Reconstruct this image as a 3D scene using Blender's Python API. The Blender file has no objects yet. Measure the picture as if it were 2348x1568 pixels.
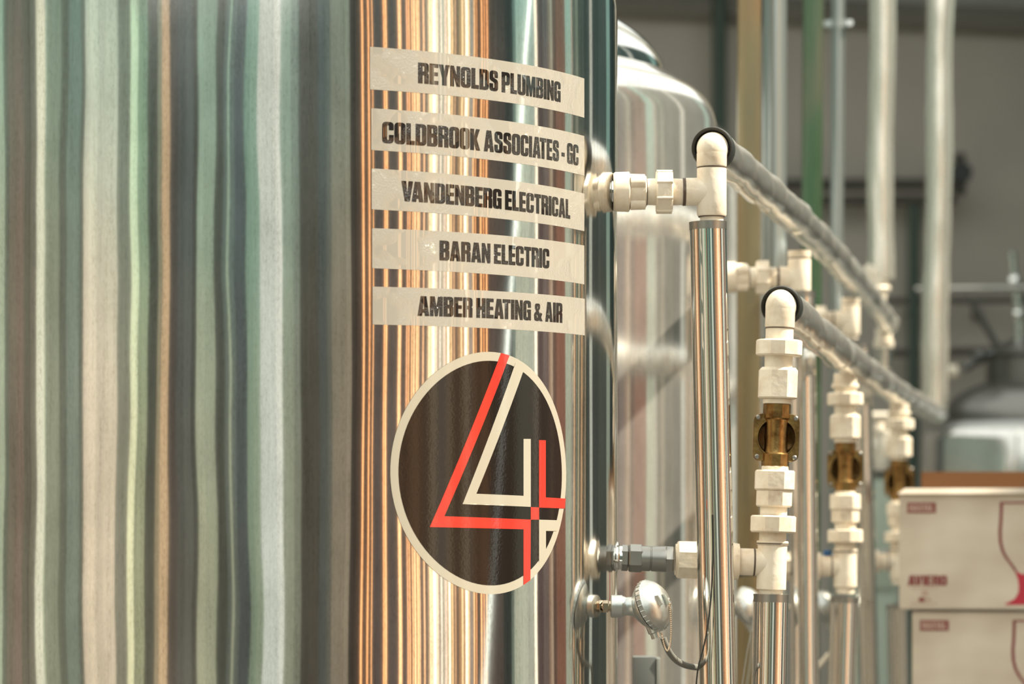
import bpy, bmesh, math, random
from mathutils import Vector, Matrix
from math import pi, sin, cos, radians

C = bpy.context.scene.collection
SC = bpy.context.scene
random.seed(7)

# ------------------------------------------------------------------ camera, sky, sun, exposure
FP = 115 / 36 * 2348           # focal length in pixels of the 2348-wide frame
CZ = 1.5                       # camera height
HY = 1265.0                    # horizon row of the photograph
cam = bpy.data.cameras.new('camera')
cam.lens = 115; cam.sensor_width = 36; cam.sensor_fit = 'HORIZONTAL'
cam.shift_y = (HY - 784) / 2348
cam.dof.use_dof = True; cam.dof.focus_distance = 4.72; cam.dof.aperture_fstop = 4.8
cam.dof.aperture_blades = 0
cam.clip_start = 0.05; cam.clip_end = 200
co = bpy.data.objects.new('camera', cam); C.objects.link(co)
co.location = (0, 0, CZ); co.rotation_euler = (pi / 2, 0, 0)
SC.camera = co
SC.view_settings.view_transform = 'Standard'
SC.view_settings.look = 'None'
SC.view_settings.gamma = 1.0
SC.view_settings.use_curve_mapping = False
SC.view_settings.exposure = 0.0
SC.cycles.sample_clamp_indirect = 6.0

w = bpy.data.worlds.new('sky'); SC.world = w; w.use_nodes = True
bg = w.node_tree.nodes['Background']
bg.inputs['Color'].default_value = (0.93, 0.96, 0.90, 1); bg.inputs['Strength'].default_value = 1.6

def lamp_sun(name, direction, energy, col, ang):
    l = bpy.data.lights.new(name, 'SUN'); l.energy = energy; l.color = col; l.angle = radians(ang)
    o = bpy.data.objects.new(name, l); C.objects.link(o)
    o.rotation_euler = Vector(direction).to_track_quat('-Z', 'Y').to_euler()
    o.location = (2, 2, 8)
    return o
lamp_sun('sun', (-0.62, 0.03, -0.78), 11.5, (1.0, 0.88, 0.70), 1.2)

# ------------------------------------------------------------------ helpers
def W(px, py, Y):
    """point seen at photo pixel (px, py) at distance Y in front of the camera"""
    return Vector(((px - 1174) / FP * Y, Y, CZ + (HY - py) / FP * Y))

def lin(h):
    r = []
    for i in (0, 2, 4):
        v = int(h[i:i + 2], 16) / 255
        r.append(v / 12.92 if v <= 0.04045 else ((v + 0.055) / 1.055) ** 2.4)
    return r

def mat(name, col, rough=0.5, metal=0.0, **kw):
    m = bpy.data.materials.new(name); m.use_nodes = True
    b = m.node_tree.nodes['Principled BSDF']
    b.inputs['Base Color'].default_value = (*col, 1)
    b.inputs['Roughness'].default_value = rough
    b.inputs['Metallic'].default_value = metal
    for k, v in kw.items():
        b.inputs[k.replace('_', ' ')].default_value = v
    return m

def nd(m, t, **kw):
    n = m.node_tree.nodes.new(t)
    for k, v in kw.items():
        if hasattr(n, k) and k not in ('Scale', 'Detail'): setattr(n, k, v)
        else: n.inputs[k].default_value = v
    return n

def lk(m, a, b): m.node_tree.links.new(a, b)
def bs(m): return m.node_tree.nodes['Principled BSDF']

def coords(m, scale=(1, 1, 1), kind='Object'):
    t = nd(m, 'ShaderNodeTexCoord'); mp = nd(m, 'ShaderNodeMapping')
    mp.inputs['Scale'].default_value = scale
    lk(m, t.outputs[kind], mp.inputs['Vector'])
    return mp.outputs['Vector']

def noise(m, vec, scale, detail=2, rough=0.5):
    n = nd(m, 'ShaderNodeTexNoise'); n.inputs['Scale'].default_value = scale
    n.inputs['Detail'].default_value = detail; n.inputs['Roughness'].default_value = rough
    lk(m, vec, n.inputs['Vector']); return n.outputs['Fac']

def ramp(m, fac, stops):
    r = nd(m, 'ShaderNodeValToRGB'); e = r.color_ramp.elements
    e[0].position, e[0].color = stops[0][0], (*stops[0][1], 1)
    e[1].position, e[1].color = stops[-1][0], (*stops[-1][1], 1)
    for p, c in stops[1:-1]:
        q = e.new(p); q.color = (*c, 1)
    lk(m, fac, r.inputs['Fac']); return r.outputs['Color']

def bump(m, h, dist, strength=1.0, sock='Normal'):
    b = nd(m, 'ShaderNodeBump'); b.inputs['Distance'].default_value = dist
    b.inputs['Strength'].default_value = strength
    lk(m, h, b.inputs['Height']); lk(m, b.outputs['Normal'], bs(m).inputs[sock]); return b

def math_n(m, op, a, b=None):
    n = nd(m, 'ShaderNodeMath'); n.operation = op
    for i, v in enumerate((a, b)):
        if v is None: continue
        if isinstance(v, (int, float)): n.inputs[i].default_value = v
        else: lk(m, v, n.inputs[i])
    return n.outputs[0]

class MB:
    """collects shapes into one mesh"""
    def __init__(s): s.v = []; s.f = []; s.mi = []
    def add(s, vs, fs, mi=0):
        o = len(s.v); s.v += [tuple(v) for v in vs]; s.f += [tuple(i + o for i in f) for f in fs]
        s.mi += [mi] * len(fs); return s
    def box(s, a, b, mi=0, bev=0.0):
        x0, y0, z0 = a; x1, y1, z1 = b
        if bev <= 0:
            vs = [(x, y, z) for x in (x0, x1) for y in (y0, y1) for z in (z0, z1)]
            return s.add(vs, [(0, 1, 3, 2), (4, 6, 7, 5), (0, 4, 5, 1), (2, 3, 7, 6), (0, 2, 6, 4), (1, 5, 7, 3)], mi)
        bm = bmesh.new(); bmesh.ops.create_cube(bm, size=1)
        for v in bm.verts:
            v.co = Vector(((x0 + x1) / 2 + v.co.x * (x1 - x0), (y0 + y1) / 2 + v.co.y * (y1 - y0), (z0 + z1) / 2 + v.co.z * (z1 - z0)))
        bmesh.ops.bevel(bm, geom=bm.edges[:], offset=bev, segments=2, affect='EDGES', profile=0.5)
        bm.verts.index_update()
        s.add([v.co for v in bm.verts], [[v.index for v in f.verts] for f in bm.faces], mi); bm.free(); return s
    def lathe(s, prof, o=(0, 0, 0), d=(0, 0, 1), n=32, caps=True, mi=0, ph=0.0, sq=None):
        """profile [(distance along d, radius)] turned around the axis d through o"""
        o = Vector(o); d = Vector(d).normalized()
        up = Vector((0, -1, 0)) if abs(d.y) < 0.9 else Vector((0, 0, 1))
        a = (up - d * up.dot(d)).normalized(); b = d.cross(a)
        vs = []; fs = []
        for t, r in prof:
            for i in range(n):
                an = 2 * pi * (i + ph) / n
                vs.append(o + d * t + (a * cos(an) + b * sin(an)) * r)
        for k in range(len(prof) - 1):
            for i in range(n):
                j = (i + 1) % n
                fs.append((k * n + i, k * n + j, (k + 1) * n + j, (k + 1) * n + i))
        if caps:
            fs.append(tuple(reversed(range(n)))); fs.append(tuple((len(prof) - 1) * n + i for i in range(n)))
        return s.add(vs, fs, mi)
    def tube(s, pts, r, n=16, caps=True, mi=0, wob=0.0, seed=0):
        pts = [Vector(p) for p in pts]; vs = []; fs = []; rnd = random.Random(seed)
        t = (pts[1] - pts[0]).normalized()
        a = Vector((0, 0, 1)) if abs(t.z) < 0.9 else Vector((0, -1, 0))
        a = (a - t * a.dot(t)).normalized()
        for k, p in enumerate(pts):
            if k == 0: t = (pts[1] - pts[0])
            elif k == len(pts) - 1: t = pts[-1] - pts[-2]
            else: t = (pts[k + 1] - p).normalized() + (p - pts[k - 1]).normalized()
            t.normalize(); a = (a - t * a.dot(t)).normalized(); b = t.cross(a)
            rr = r[k] if isinstance(r, (list, tuple)) else r
            for i in range(n):
                an = 2 * pi * i / n
                q = rr * (1 + wob * rnd.uniform(-1, 1))
                vs.append(p + (a * cos(an) + b * sin(an)) * q)
        for k in range(len(pts) - 1):
            for i in range(n):
                j = (i + 1) % n
                fs.append((k * n + i, k * n + j, (k + 1) * n + j, (k + 1) * n + i))
        if caps:
            fs.append(tuple(reversed(range(n)))); fs.append(tuple((len(pts) - 1) * n + i for i in range(n)))
        return s.add(vs, fs, mi)
    def ball(s, c, r, n=16, mi=0, sc=(1, 1, 1)):
        prof = [(-cos(pi * k / (n // 2)) * r, max(1e-4, sin(pi * k / (n // 2)) * r)) for k in range(n // 2 + 1)]
        m2 = MB().lathe(prof, (0, 0, 0), (0, 0, 1), n)
        return s.add([(c[0] + v[0] * sc[0], c[1] + v[1] * sc[1], c[2] + v[2] * sc[2]) for v in m2.v], m2.f, mi)
    def build(s, name, ms, parent=None, angle=35, kind=None, label=None, cat=None, group=None):
        me = bpy.data.meshes.new(name); me.from_pydata(s.v, [], s.f)
        if not isinstance(ms, (list, tuple)): ms = [ms]
        for m in ms: me.materials.append(m)
        if len(ms) > 1: me.polygons.foreach_set('material_index', s.mi)
        bm = bmesh.new(); bm.from_mesh(me); bmesh.ops.recalc_face_normals(bm, faces=bm.faces[:]); bm.to_mesh(me); bm.free()
        me.shade_smooth(); me.set_sharp_from_angle(angle=radians(angle))
        o = bpy.data.objects.new(name, me); C.objects.link(o)
        if parent is not None: o.parent = parent
        return tag(o, label, cat, group, kind)

def tag(o, label=None, cat=None, group=None, kind=None):
    if label: o['label'] = label
    if cat: o['category'] = cat
    if group: o['group'] = group
    if kind: o['kind'] = kind
    return o

def thing(name, loc, label, cat, group=None, rot=(0, 0, 0)):
    o = bpy.data.objects.new(name, None); C.objects.link(o)
    o.empty_display_size = 0.05
    o.location = loc; o.rotation_euler = rot
    return tag(o, label, cat, group)

def copy_tree(o, parent=None):
    c = o.copy(); C.objects.link(c); c.parent = parent
    for ch in list(o.children): copy_tree(ch, c)
    return c

def along(p, q, n):
    p = Vector(p); q = Vector(q)
    return [p.lerp(q, i / n) for i in range(n + 1)]

def bez(p0, p1, p2, p3, n=20):
    p0, p1, p2, p3 = map(Vector, (p0, p1, p2, p3)); r = []
    for i in range(n + 1):
        t = i / n; u = 1 - t
        r.append(p0 * u ** 3 + p1 * 3 * u * u * t + p2 * 3 * u * t * t + p3 * t ** 3)
    return r

# ------------------------------------------------------------------ materials
RHO = (0.74, 0.71, 0.66)
def metal_tank(name, zones):
    m = mat(name, (0.80, 0.78, 0.74), 0.1, 1.0)
    b = bs(m)
    b.inputs['Anisotropic'].default_value = 1.0
    b.inputs['Anisotropic Rotation'].default_value = 0.25
    tg = nd(m, 'ShaderNodeTangent'); tg.direction_type = 'RADIAL'; tg.axis = 'Z'
    lk(m, tg.outputs['Tangent'], b.inputs['Tangent'])
    if not zones: b.inputs['Metallic'].default_value = 0.87
    # slow dents of the sheet plus fine brushing: relief only
    h1 = noise(m, coords(m, (1, 1, 0.5)), 3.2, 1.0)
    if zones:
        tc = nd(m, 'ShaderNodeTexCoord'); sx = nd(m, 'ShaderNodeSeparateXYZ'); lk(m, tc.outputs['Object'], sx.inputs[0])
        an = math_n(m, 'ARCTAN2', sx.outputs['X'], math_n(m, 'MULTIPLY', sx.outputs['Y'], -1.0))
        mz = nd(m, 'ShaderNodeMapRange'); lk(m, an, mz.inputs['Value'])
        mz.inputs['From Min'].default_value = radians(4); mz.inputs['From Max'].default_value = radians(20)
        mz.inputs['To Min'].default_value = 1.0; mz.inputs['To Max'].default_value = 0.0
        h2 = noise(m, coords(m, (1, 1, 0.9)), 4.0, 1.0)
        h1 = math_n(m, 'ADD', h1, math_n(m, 'MULTIPLY', math_n(m, 'MULTIPLY', h2, mz.outputs['Result']), 1.0))
    bump(m, h1, 0.0024, 1.0)
    sp = noise(m, coords(m, (1, 1, 0.5)), 260, 2, 0.7)
    sp2 = noise(m, coords(m, (1, 1, 0.03)), 150, 2, 0.6)
    dirt = noise(m, coords(m, (1, 1, 0.6)), 9, 4, 0.6)
    mx = math_n(m, 'ADD', math_n(m, 'MULTIPLY', sp, 0.5), math_n(m, 'MULTIPLY', sp2, 0.5))
    colr = ramp(m, mx, [(0.30, (0.62, 0.60, 0.56)), (0.46, (0.76, 0.745, 0.71)), (0.62, (0.84, 0.82, 0.78))])
    cd = ramp(m, dirt, [(0.3, (0.80, 0.80, 0.79)), (0.6, (1, 1, 1))])
    mul = nd(m, 'ShaderNodeMix'); mul.data_type = 'RGBA'; mul.blend_type = 'MULTIPLY'; mul.inputs['Factor'].default_value = 1
    lk(m, colr, mul.inputs['A']); lk(m, cd, mul.inputs['B']); lk(m, mul.outputs['Result'], b.inputs['Base Color'])
    if zones:
        tc = nd(m, 'ShaderNodeTexCoord'); sx = nd(m, 'ShaderNodeSeparateXYZ'); lk(m, tc.outputs['Object'], sx.inputs[0])
        an = math_n(m, 'ARCTAN2', sx.outputs['X'], math_n(m, 'MULTIPLY', sx.outputs['Y'], -1.0))
        mr = nd(m, 'ShaderNodeMapRange'); lk(m, an, mr.inputs['Value'])
        mr.inputs['From Min'].default_value = radians(18.5); mr.inputs['From Max'].default_value = radians(21.8)
        mr.inputs['To Min'].default_value = 0.105; mr.inputs['To Max'].default_value = 0.085
        lk(m, mr.outputs['Result'], b.inputs['Roughness'])
    return m

M = {}
M['tank'] = metal_tank('brushed_steel', True)
M['tank2'] = metal_tank('brushed_steel_plain', False)
M['polished'] = mat('polished_steel', (0.80, 0.79, 0.76), 0.08, 1.0)
M['chrome'] = mat('chrome', (0.78, 0.77, 0.75), 0.06, 1.0)
M['dull'] = mat('dull_steel', (0.36, 0.355, 0.335), 0.36, 1.0)
M['darkmetal'] = mat('dark_metal', (0.10, 0.10, 0.095), 0.4, 0.8)
M['black'] = mat('black_rubber', (0.015, 0.017, 0.016), 0.45)
M['cable'] = mat('grey_cable', (0.16, 0.165, 0.15), 0.5)

def foil(name, wave, sc, rough=0.07, col=(0.82, 0.80, 0.76)):
    m = mat(name, col, rough, 1.0 if rough < 0.1 else 0.85)
    h = noise(m, coords(m, sc), 10, 2, 0.5)
    bump(m, h, wave); return m
M['jacket'] = foil('smooth_foil_jacket', 0.0011, (1, 1, 0.25), 0.06)
M['foil'] = foil('crinkled_foil', 0.010, (1.5, 0.16, 1.5), 0.17, (0.93, 0.92, 0.88))
M['foilv'] = foil('crinkled_foil_upright', 0.009, (1, 1, 0.3), 0.24, (0.98, 0.92, 0.82))

m = M['pvc'] = mat('cream_pvc', (0.80, 0.72, 0.58), 0.32, 0, IOR=1.5)
n1 = noise(m, coords(m), 26, 5, 0.65); n2 = noise(m, coords(m), 7, 2)
lk(m, ramp(m, math_n(m, 'ADD', math_n(m, 'MULTIPLY', n1, 0.6), math_n(m, 'MULTIPLY', n2, 0.4)),
     [(0.30, (0.46, 0.34, 0.24)), (0.42, (0.70, 0.61, 0.48)), (0.54, (0.80, 0.74, 0.62)), (0.68, (0.84, 0.79, 0.68))]), bs(m).inputs['Base Color'])
bump(m, noise(m, coords(m), 90, 3), 0.0006)
M['seam'] = mat('dark_glue_seam', (0.09, 0.065, 0.045), 0.6)
m = M['brass'] = mat('aged_bronze', (0.42, 0.25, 0.09), 0.30, 1.0)
n1 = noise(m, coords(m), 38, 4, 0.6)
lk(m, ramp(m, n1, [(0.3, (0.15, 0.075, 0.025)), (0.5, (0.33, 0.20, 0.075)), (0.7, (0.46, 0.29, 0.11))]), bs(m).inputs['Base Color'])
bump(m, noise(m, coords(m), 160, 3), 0.0006)
M['nickel'] = mat('warm_nickel', (0.66, 0.55, 0.42), 0.18, 1.0)
m = M['cast'] = mat('cast_aluminium', (0.60, 0.62, 0.60), 0.33, 1.0)
bump(m, noise(m, coords(m), 120, 3), 0.0003)

def strut_mat(name, a, b, c):
    m = mat(name, a, 0.35, 0.7)
    lk(m, ramp(m, noise(m, coords(m, (1, 1, 0.35)), 9, 3), [(0.3, a), (0.5, b), (0.7, c)]), bs(m).inputs['Base Color']); return m
M['olive'] = strut_mat('olive_zinc_strut', (0.20, 0.185, 0.12), (0.25, 0.21, 0.12), (0.29, 0.20, 0.11))
M['green'] = strut_mat('green_zinc_strut', (0.06, 0.13, 0.065), (0.09, 0.15, 0.09), (0.14, 0.16, 0.11))
M['conduit'] = mat('galvanised_conduit', (0.44, 0.48, 0.47), 0.30, 0.85)

def sticker_mat(name, col, sparkle):
    m = mat(name, col, 0.5, 0, Coat_Weight=1.0, Coat_Roughness=0.02, Coat_IOR=1.9)
    bs(m).inputs['Specular IOR Level'].default_value = 0.0
    if sparkle:
        v = coords(m)
        big = noise(m, v, 22, 2); fine = noise(m, v, 330, 2, 0.6)
        k = nd(m, 'ShaderNodeMapRange'); lk(m, big, k.inputs['Value'])
        k.inputs['From Min'].default_value = 0.42; k.inputs['From Max'].default_value = 0.56
        h = math_n(m, 'MULTIPLY', fine, k.outputs['Result'])
        bump(m, h, 0.0024, 1.0, 'Coat Normal')
    return m
M['vinyl'] = sticker_mat('cream_vinyl', (0.34, 0.325, 0.285), True)
M['ink'] = sticker_mat('black_vinyl_lettering', (0.012, 0.010, 0.009), True)
M['emb_white'] = sticker_mat('emblem_cream', (0.38, 0.36, 0.30), False)
M['emb_black'] = sticker_mat('emblem_black', (0.013, 0.010, 0.008), False)
M['emb_red'] = sticker_mat('emblem_red', (0.50, 0.038, 0.026), False)
for k in ('emb_white', 'emb_black', 'emb_red'):
    m = M[k]; bs(m).inputs['Coat Roughness'].default_value = 0.09; bs(m).inputs['Coat IOR'].default_value = 1.5; bs(m).inputs['Specular IOR Level'].default_value = 0.0
    bump(m, noise(m, coords(m), 240, 2), 0.00007, 1.0, 'Coat Normal')

m = M['box'] = mat('white_carton', (0.66, 0.60, 0.50), 0.6)
lk(m, ramp(m, noise(m, coords(m, (1, 1, 1.4)), 5, 2), [(0.3, (0.52, 0.45, 0.36)), (0.6, (0.70, 0.64, 0.54))]), bs(m).inputs['Base Color'])
M['carton'] = mat('brown_carton_inside', (0.26, 0.12, 0.05), 0.8)
M['maroon'] = mat('maroon_print', (0.24, 0.05, 0.05), 0.6)
M['crimson'] = mat('crimson_print', (0.50, 0.03, 0.06), 0.5)
M['faint'] = mat('faint_print', (0.50, 0.36, 0.30), 0.6)

# ------------------------------------------------------------------ the room
FL, FR, FB, FF, CEIL = -4.0, 3.2, -5.0, 16.0, 5.0
def wall_mat(name, c, rough=0.8):
    m = mat(name, c, rough)
    lk(m, ramp(m, noise(m, coords(m, (1, 1, 1)), 1.3, 3), [(0.3, [x * 0.90 for x in c]), (0.7, [min(1, x * 1.08) for x in c])]), bs(m).inputs['Base Color']); return m
m = M['floor'] = wall_mat('concrete_floor', (0.23, 0.22, 0.20), 0.5)
M['far'] = wall_mat('grey_wall_paint', (0.44, 0.405, 0.355))
M['farteal'] = wall_mat('grey_green_wall_paint', (0.36, 0.36, 0.33))
M['ceil'] = wall_mat('ceiling_paint', (0.45, 0.46, 0.44))
MB().box((FL, FB, -0.1), (FR, FF + 0.2, 0)).build('floor', M['floor'], kind='structure')
far = MB().box((FL, FF, 0), (FR, FF + 0.15, CEIL)).build('wall_far', M['far'], kind='structure')
# unseen roof with a wide opening put in to admit sky light and sun
MB().box((FL - .2, FB - .2, CEIL), (FL + 0.5, FF + 0.2, CEIL + 0.15)).box((FL + 0.5, FF - 2.2, CEIL), (FR + 0.2, FF + 0.2, CEIL + 0.15)).build('ceiling', M['ceil'], kind='structure')

PAINT = {}
def board_mat(h, glow=0.0, E=0.8):
    key = (h, glow, E)
    if key in PAINT: return PAINT[key]
    c = [x / r / E for x, r in zip(lin(h), RHO)]; lum = sum(c) / 3
    dk = min(1.12, (sum(lin(h)) / 3 / 0.20) ** 0.40); c = [x * dk for x in c]; lum *= dk
    c = [min(0.93, (lum + (x - lum) * 0.72) * t) for x, t in zip(c, (1.05, 0.98, 0.90))]
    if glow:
        m = mat('reflected_glow_' + h, (0.1, 0.1, 0.1), 0.3)  # added glowing strip that makes a bright stripe in the steel
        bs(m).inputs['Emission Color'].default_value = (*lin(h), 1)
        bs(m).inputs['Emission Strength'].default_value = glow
    else:
        m = mat('reflected_tone_' + h, c, 0.75)  # tone worked back from the stripe wanted in the tank's reflection
        # cool tint put into the upper board colour, turning high reflections teal
        t = nd(m, 'ShaderNodeTexCoord'); s = nd(m, 'ShaderNodeSeparateXYZ'); lk(m, t.outputs['Object'], s.inputs[0])
        r = nd(m, 'ShaderNodeMapRange'); lk(m, s.outputs['Z'], r.inputs['Value'])
        r.inputs['From Min'].default_value = 2.3; r.inputs['From Max'].default_value = 2.9
        mx = nd(m, 'ShaderNodeMix'); mx.data_type = 'RGBA'
        lk(m, r.outputs['Result'], mx.inputs['Factor'])
        g = sum(c) / 3
        mx.inputs['A'].default_value = (*c, 1); mx.inputs['B'].default_value = (c[0] * 0.62, min(.9, c[1] * 0.92), min(.9, c[2] * 1.0), 1)
        lk(m, mx.outputs['Result'], bs(m).inputs['Base Color'])
    PAINT[key] = m; return m
SIDING_L = [(-5,-3.969,'7d8674','b'), (-3.969,-2.674,'484e49','b'), (-2.674,-1.723,'85827b','b'), (-1.723,-1.168,'7f7c76','b'), (-1.168,-0.703,'8a8780','b'), (-0.703,-0.379,'86827c','b'), (-0.379,-0.193,'3b4843','b'), (-0.193,0.42,'4a5f5d','b'), (0.42,0.739,'3f4b45','b'), (0.739,1.23,'56645b','b'), (1.23,1.309,'64776c','b'), (1.309,1.596,'cdd0b6','w'), (1.596,1.809,'4a4c46','b'), (1.809,2.012,'41463e','b'), (2.012,2.232,'544a46','b'), (2.232,2.454,'4d4a44','b'), (2.454,2.573,'3c4a44','b'), (2.573,2.69,'62786f','b'), (2.69,3.027,'6a7a70','b'), (3.027,3.35,'4a5550','b')]
SIDING_B = [(-4,-3.947,'7d8674','b'), (-3.947,-3.485,'848d7b','b'), (-3.485,-2.97,'454943','b'), (-2.97,-2.751,'8a7c66','b'), (-2.751,-2.342,'c9a67a','w'), (-2.342,-1.92,'4d3f3f','b'), (-1.92,-1.545,'4d5152','b'), (-1.545,-1.195,'555a5b','b'), (-1.195,-0.97,'3f413d','b'), (-0.97,-0.603,'929a88','b'), (-0.603,-0.114,'8b9482','b'), (-0.114,0.437,'4d5047','b'), (0.437,0.642,'5f6a68','b'), (0.642,0.746,'a3ac94','b'), (0.746,0.994,'63706e','b'), (0.994,1.519,'4f5860','b'), (1.519,1.839,'7a9180','b'), (1.839,2.187,'879a88','b'), (2.187,2.996,'c9d0c4','w'), (2.996,3.2,'d9dccf','w')]
SIDING_R = [(-5,-4.619,'d9dccf','w'), (-4.619,-3.321,'a2a796','b'), (-3.321,-2.638,'8c8f84','b'), (-2.638,-1.939,'5c5146','b'), (-1.939,-1.218,'63574c','b'), (-1.218,-0.728,'5e6567','b'), (-0.728,-0.479,'72716c','b'), (-0.479,0.062,'97897a','b'), (0.062,0.327,'a09282','b'), (0.327,0.519,'55463f','b'), (0.519,0.738,'5f4c44','b'), (0.738,0.8,'6b5a54','b'), (0.8,0.86,'ffb070','w'), (0.86,1.037,'6a554c','b'), (1.037,1.086,'ffae6c','w'), (1.086,1.19,'6b5750','b'), (1.19,1.229,'ffb878','w'), (1.229,1.582,'65585a','b'), (1.582,1.617,'ffb070','w'), (1.617,1.646,'7a563f','b'), (1.646,1.688,'ffbe80','w'), (1.688,2.044,'6a5c5c','b'), (2.044,2.133,'ffc088','w'), (2.133,2.282,'6a5c5c','b'), (2.282,2.318,'e0a070','w'), (2.318,2.343,'7a5a48','b'), (2.343,2.373,'ffb474','w'), (2.373,2.426,'6a5650','b'), (2.426,2.456,'ffbc80','w'), (2.456,2.48,'8a5c40','b'), (2.48,2.52,'ffc890','w'), (2.52,2.555,'6f564a','b'), (2.555,2.596,'ffbe84','w'), (2.596,2.613,'8a6048','b'), (2.613,2.636,'ffc48c','w'), (2.636,2.726,'6d5d5c','b'), (2.726,2.76,'f0b480','w'), (2.76,2.826,'705c55','b'), (2.826,2.87,'b08a70','b'), (2.87,2.914,'ffd8a4','w'), (2.914,2.968,'e8bc90','w'), (2.968,3.032,'ffe6c0','w'), (3.032,3.096,'eed0ae','w'), (3.096,3.148,'b8a498','b'), (3.148,3.19,'f4e4cc','w'), (3.19,3.242,'c4b4a4','b'), (3.242,3.304,'e0c8b0','w'), (3.304,3.335,'c08a60','b'), (3.335,3.386,'ffe8c0','w'), (3.386,3.417,'a87850','b'), (3.417,3.447,'ffcc90','w'), (3.447,3.498,'ae8a70','b'), (3.498,3.518,'e0a878','w'), (3.518,3.579,'8a6e60','b'), (3.579,3.649,'c08c60','b'), (3.649,3.689,'ffd8a0','w'), (3.689,3.739,'b07850','b'), (3.739,3.798,'ffe8c4','w'), (3.798,3.838,'e8b888','w'), (3.838,3.937,'a89c9c','b'), (3.937,3.967,'ffc080','w'), (3.967,3.997,'7a5846','b'), (3.997,4.017,'ffb070','w'), (4.017,4.106,'5e4c48','b'), (4.106,4.141,'ffb474','w'), (4.141,4.176,'5c4842','b'), (4.176,4.195,'ffaa68','w'), (4.195,4.235,'604c44','b'), (4.235,4.265,'ffb070','w'), (4.265,4.477,'6a5650','b'), (4.477,4.662,'5f5250','b'), (4.662,4.746,'454b4c','b'), (4.746,4.852,'3a4646','b'), (4.852,4.917,'6b807a','b'), (4.917,4.961,'b0bab0','b'), (4.961,5.05,'b0bab0','b'), (5.05,5.256,'b4beb4','b'), (5.256,5.425,'a8b2ac','b'), (5.425,5.5,'ffecd0','w'), (5.5,5.669,'6a5658','b'), (5.669,5.849,'7a686a','b'), (5.849,5.907,'9a7a68','b'), (5.907,5.996,'b49a88','b'), (5.996,6.12,'7a5a50','b'), (6.12,6.48,'96604e','b'), (6.48,6.737,'a6b2a6','b'), (6.737,6.822,'bcb4a0','w'), (6.822,6.958,'6c6a60','b'), (6.958,7.103,'8a8474','b'), (7.103,7.489,'5c615a','b'), (7.489,7.892,'4a5452','b'), (7.892,8.13,'d0d4c4','w'), (8.13,8.828,'485351','b'), (8.828,10.323,'525b57','b'), (10.323,11.533,'8a9a90','b'), (11.533,14.289,'3c4e4c','b'), (14.289,16,'6a6658','b')]

def siding(side, rows, walln):
    """unseen boards and glowing strips added as stripes for the tanks to reflect"""
    top = 4.6 if side != 'R' else 4.3
    rnd = random.Random(ord(side))
    if side == 'L': a, b = ((FL - 0.12, FB, 0), (FL - 0.04, FF, CEIL))
    elif side == 'R': a, b = ((FR + 0.04, FB, 0), (FR + 0.12, FF, 4.4))
    else: a, b = ((FL, FB - 0.12, 0), (FR, FB - 0.04, CEIL))
    wall = MB().box(a, b).build('wall_' + walln, M['ceil'], kind='structure')
    for lo, hi, col, k in rows:
        dp = 0.0 if k == 'w' else rnd.uniform(-0.012, 0.012)
        e = 0.0
        if side == 'L': q = ((FL - 0.045, lo + e, 0.02), (FL + dp, hi - e, top))
        elif side == 'R': q = ((FR - dp, lo + e, 0.02), (FR + 0.045, hi - e, top))
        else: q = ((lo + e, FB - 0.045, 0.02), (hi - e, FB + dp, top))
        o = MB().box(*q).build('glow_strip' if k == 'w' else 'board', board_mat(col, (0 if k != 'w' else (0.75 if col in ('d0d4c4', 'bcb4a0') else 1.1 if side != 'R' or hi < 0.2 else (2.3 if int(col[4:6], 16) < 0x96 else (3.0 if col[:3] == 'ffe' and col != 'ffecd0' else 1.9)))), ({'L': 1.15 if lo > -3 else 0.75, 'B': 0.74, 'R': 1.0 if hi < 0.9 else 0.85}[side])), parent=wall)
    return wall
SIDING_L = [(3.35, 16.0, '4a5550', 'b')] + SIDING_L
siding('L', SIDING_L, 'left'); siding('B', SIDING_B, 'back'); siding('R', SIDING_R, 'right')

# slanting glow strip added on the right wall for the tank's slanted bright line
sl = [(3.62, 0.3), (3.70, 0.3), (6.08, 4.1), (6.00, 4.1)]
MB().add([(FR - 0.02, y, z) for y, z in sl] + [(FR + 0.03, y, z) for y, z in sl], [(0, 1, 2, 3), (7, 6, 5, 4), (0, 4, 5, 1), (1, 5, 6, 2), (2, 6, 7, 3), (3, 7, 4, 0)]).build('glow_strip', board_mat('f4fcf0', 2.6), parent=bpy.data.objects['wall_right'])

MB().box((FR + 0.04, 13.4, 4.4), (FR + 0.12, FF + 0.2, CEIL)).build('sun_blocker', M['ceil'], kind='structure')  # unseen piece added to keep a sun patch off the far wall

# ------------------------------------------------------------------ tanks
R = 0.6
def tank_mesh():
    """body, rounded shoulder, inner raised dome and dished bottom (z=0 is the floor)"""
    zs = 2.325
    body = MB()
    prof = [(0.62, 0.54), (0.60, 0.56), (0.62, 0.585), (0.66, R)]
    n = 14
    for i in range(n + 1): prof.append((0.66 + (zs - 0.66) * i / n + (0.0001 if i == 0 else 0), R))
    for i in range(1, 9):
        a = i / 8 * radians(70); prof.append((zs + 0.085 * sin(a), R - 0.085 * (1 - cos(a))))
    prof += [(zs + 0.098, R - 0.080), (zs + 0.104, 0.50)]
    body.lathe(prof, n=180, caps=False)
    return body, zs

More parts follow.
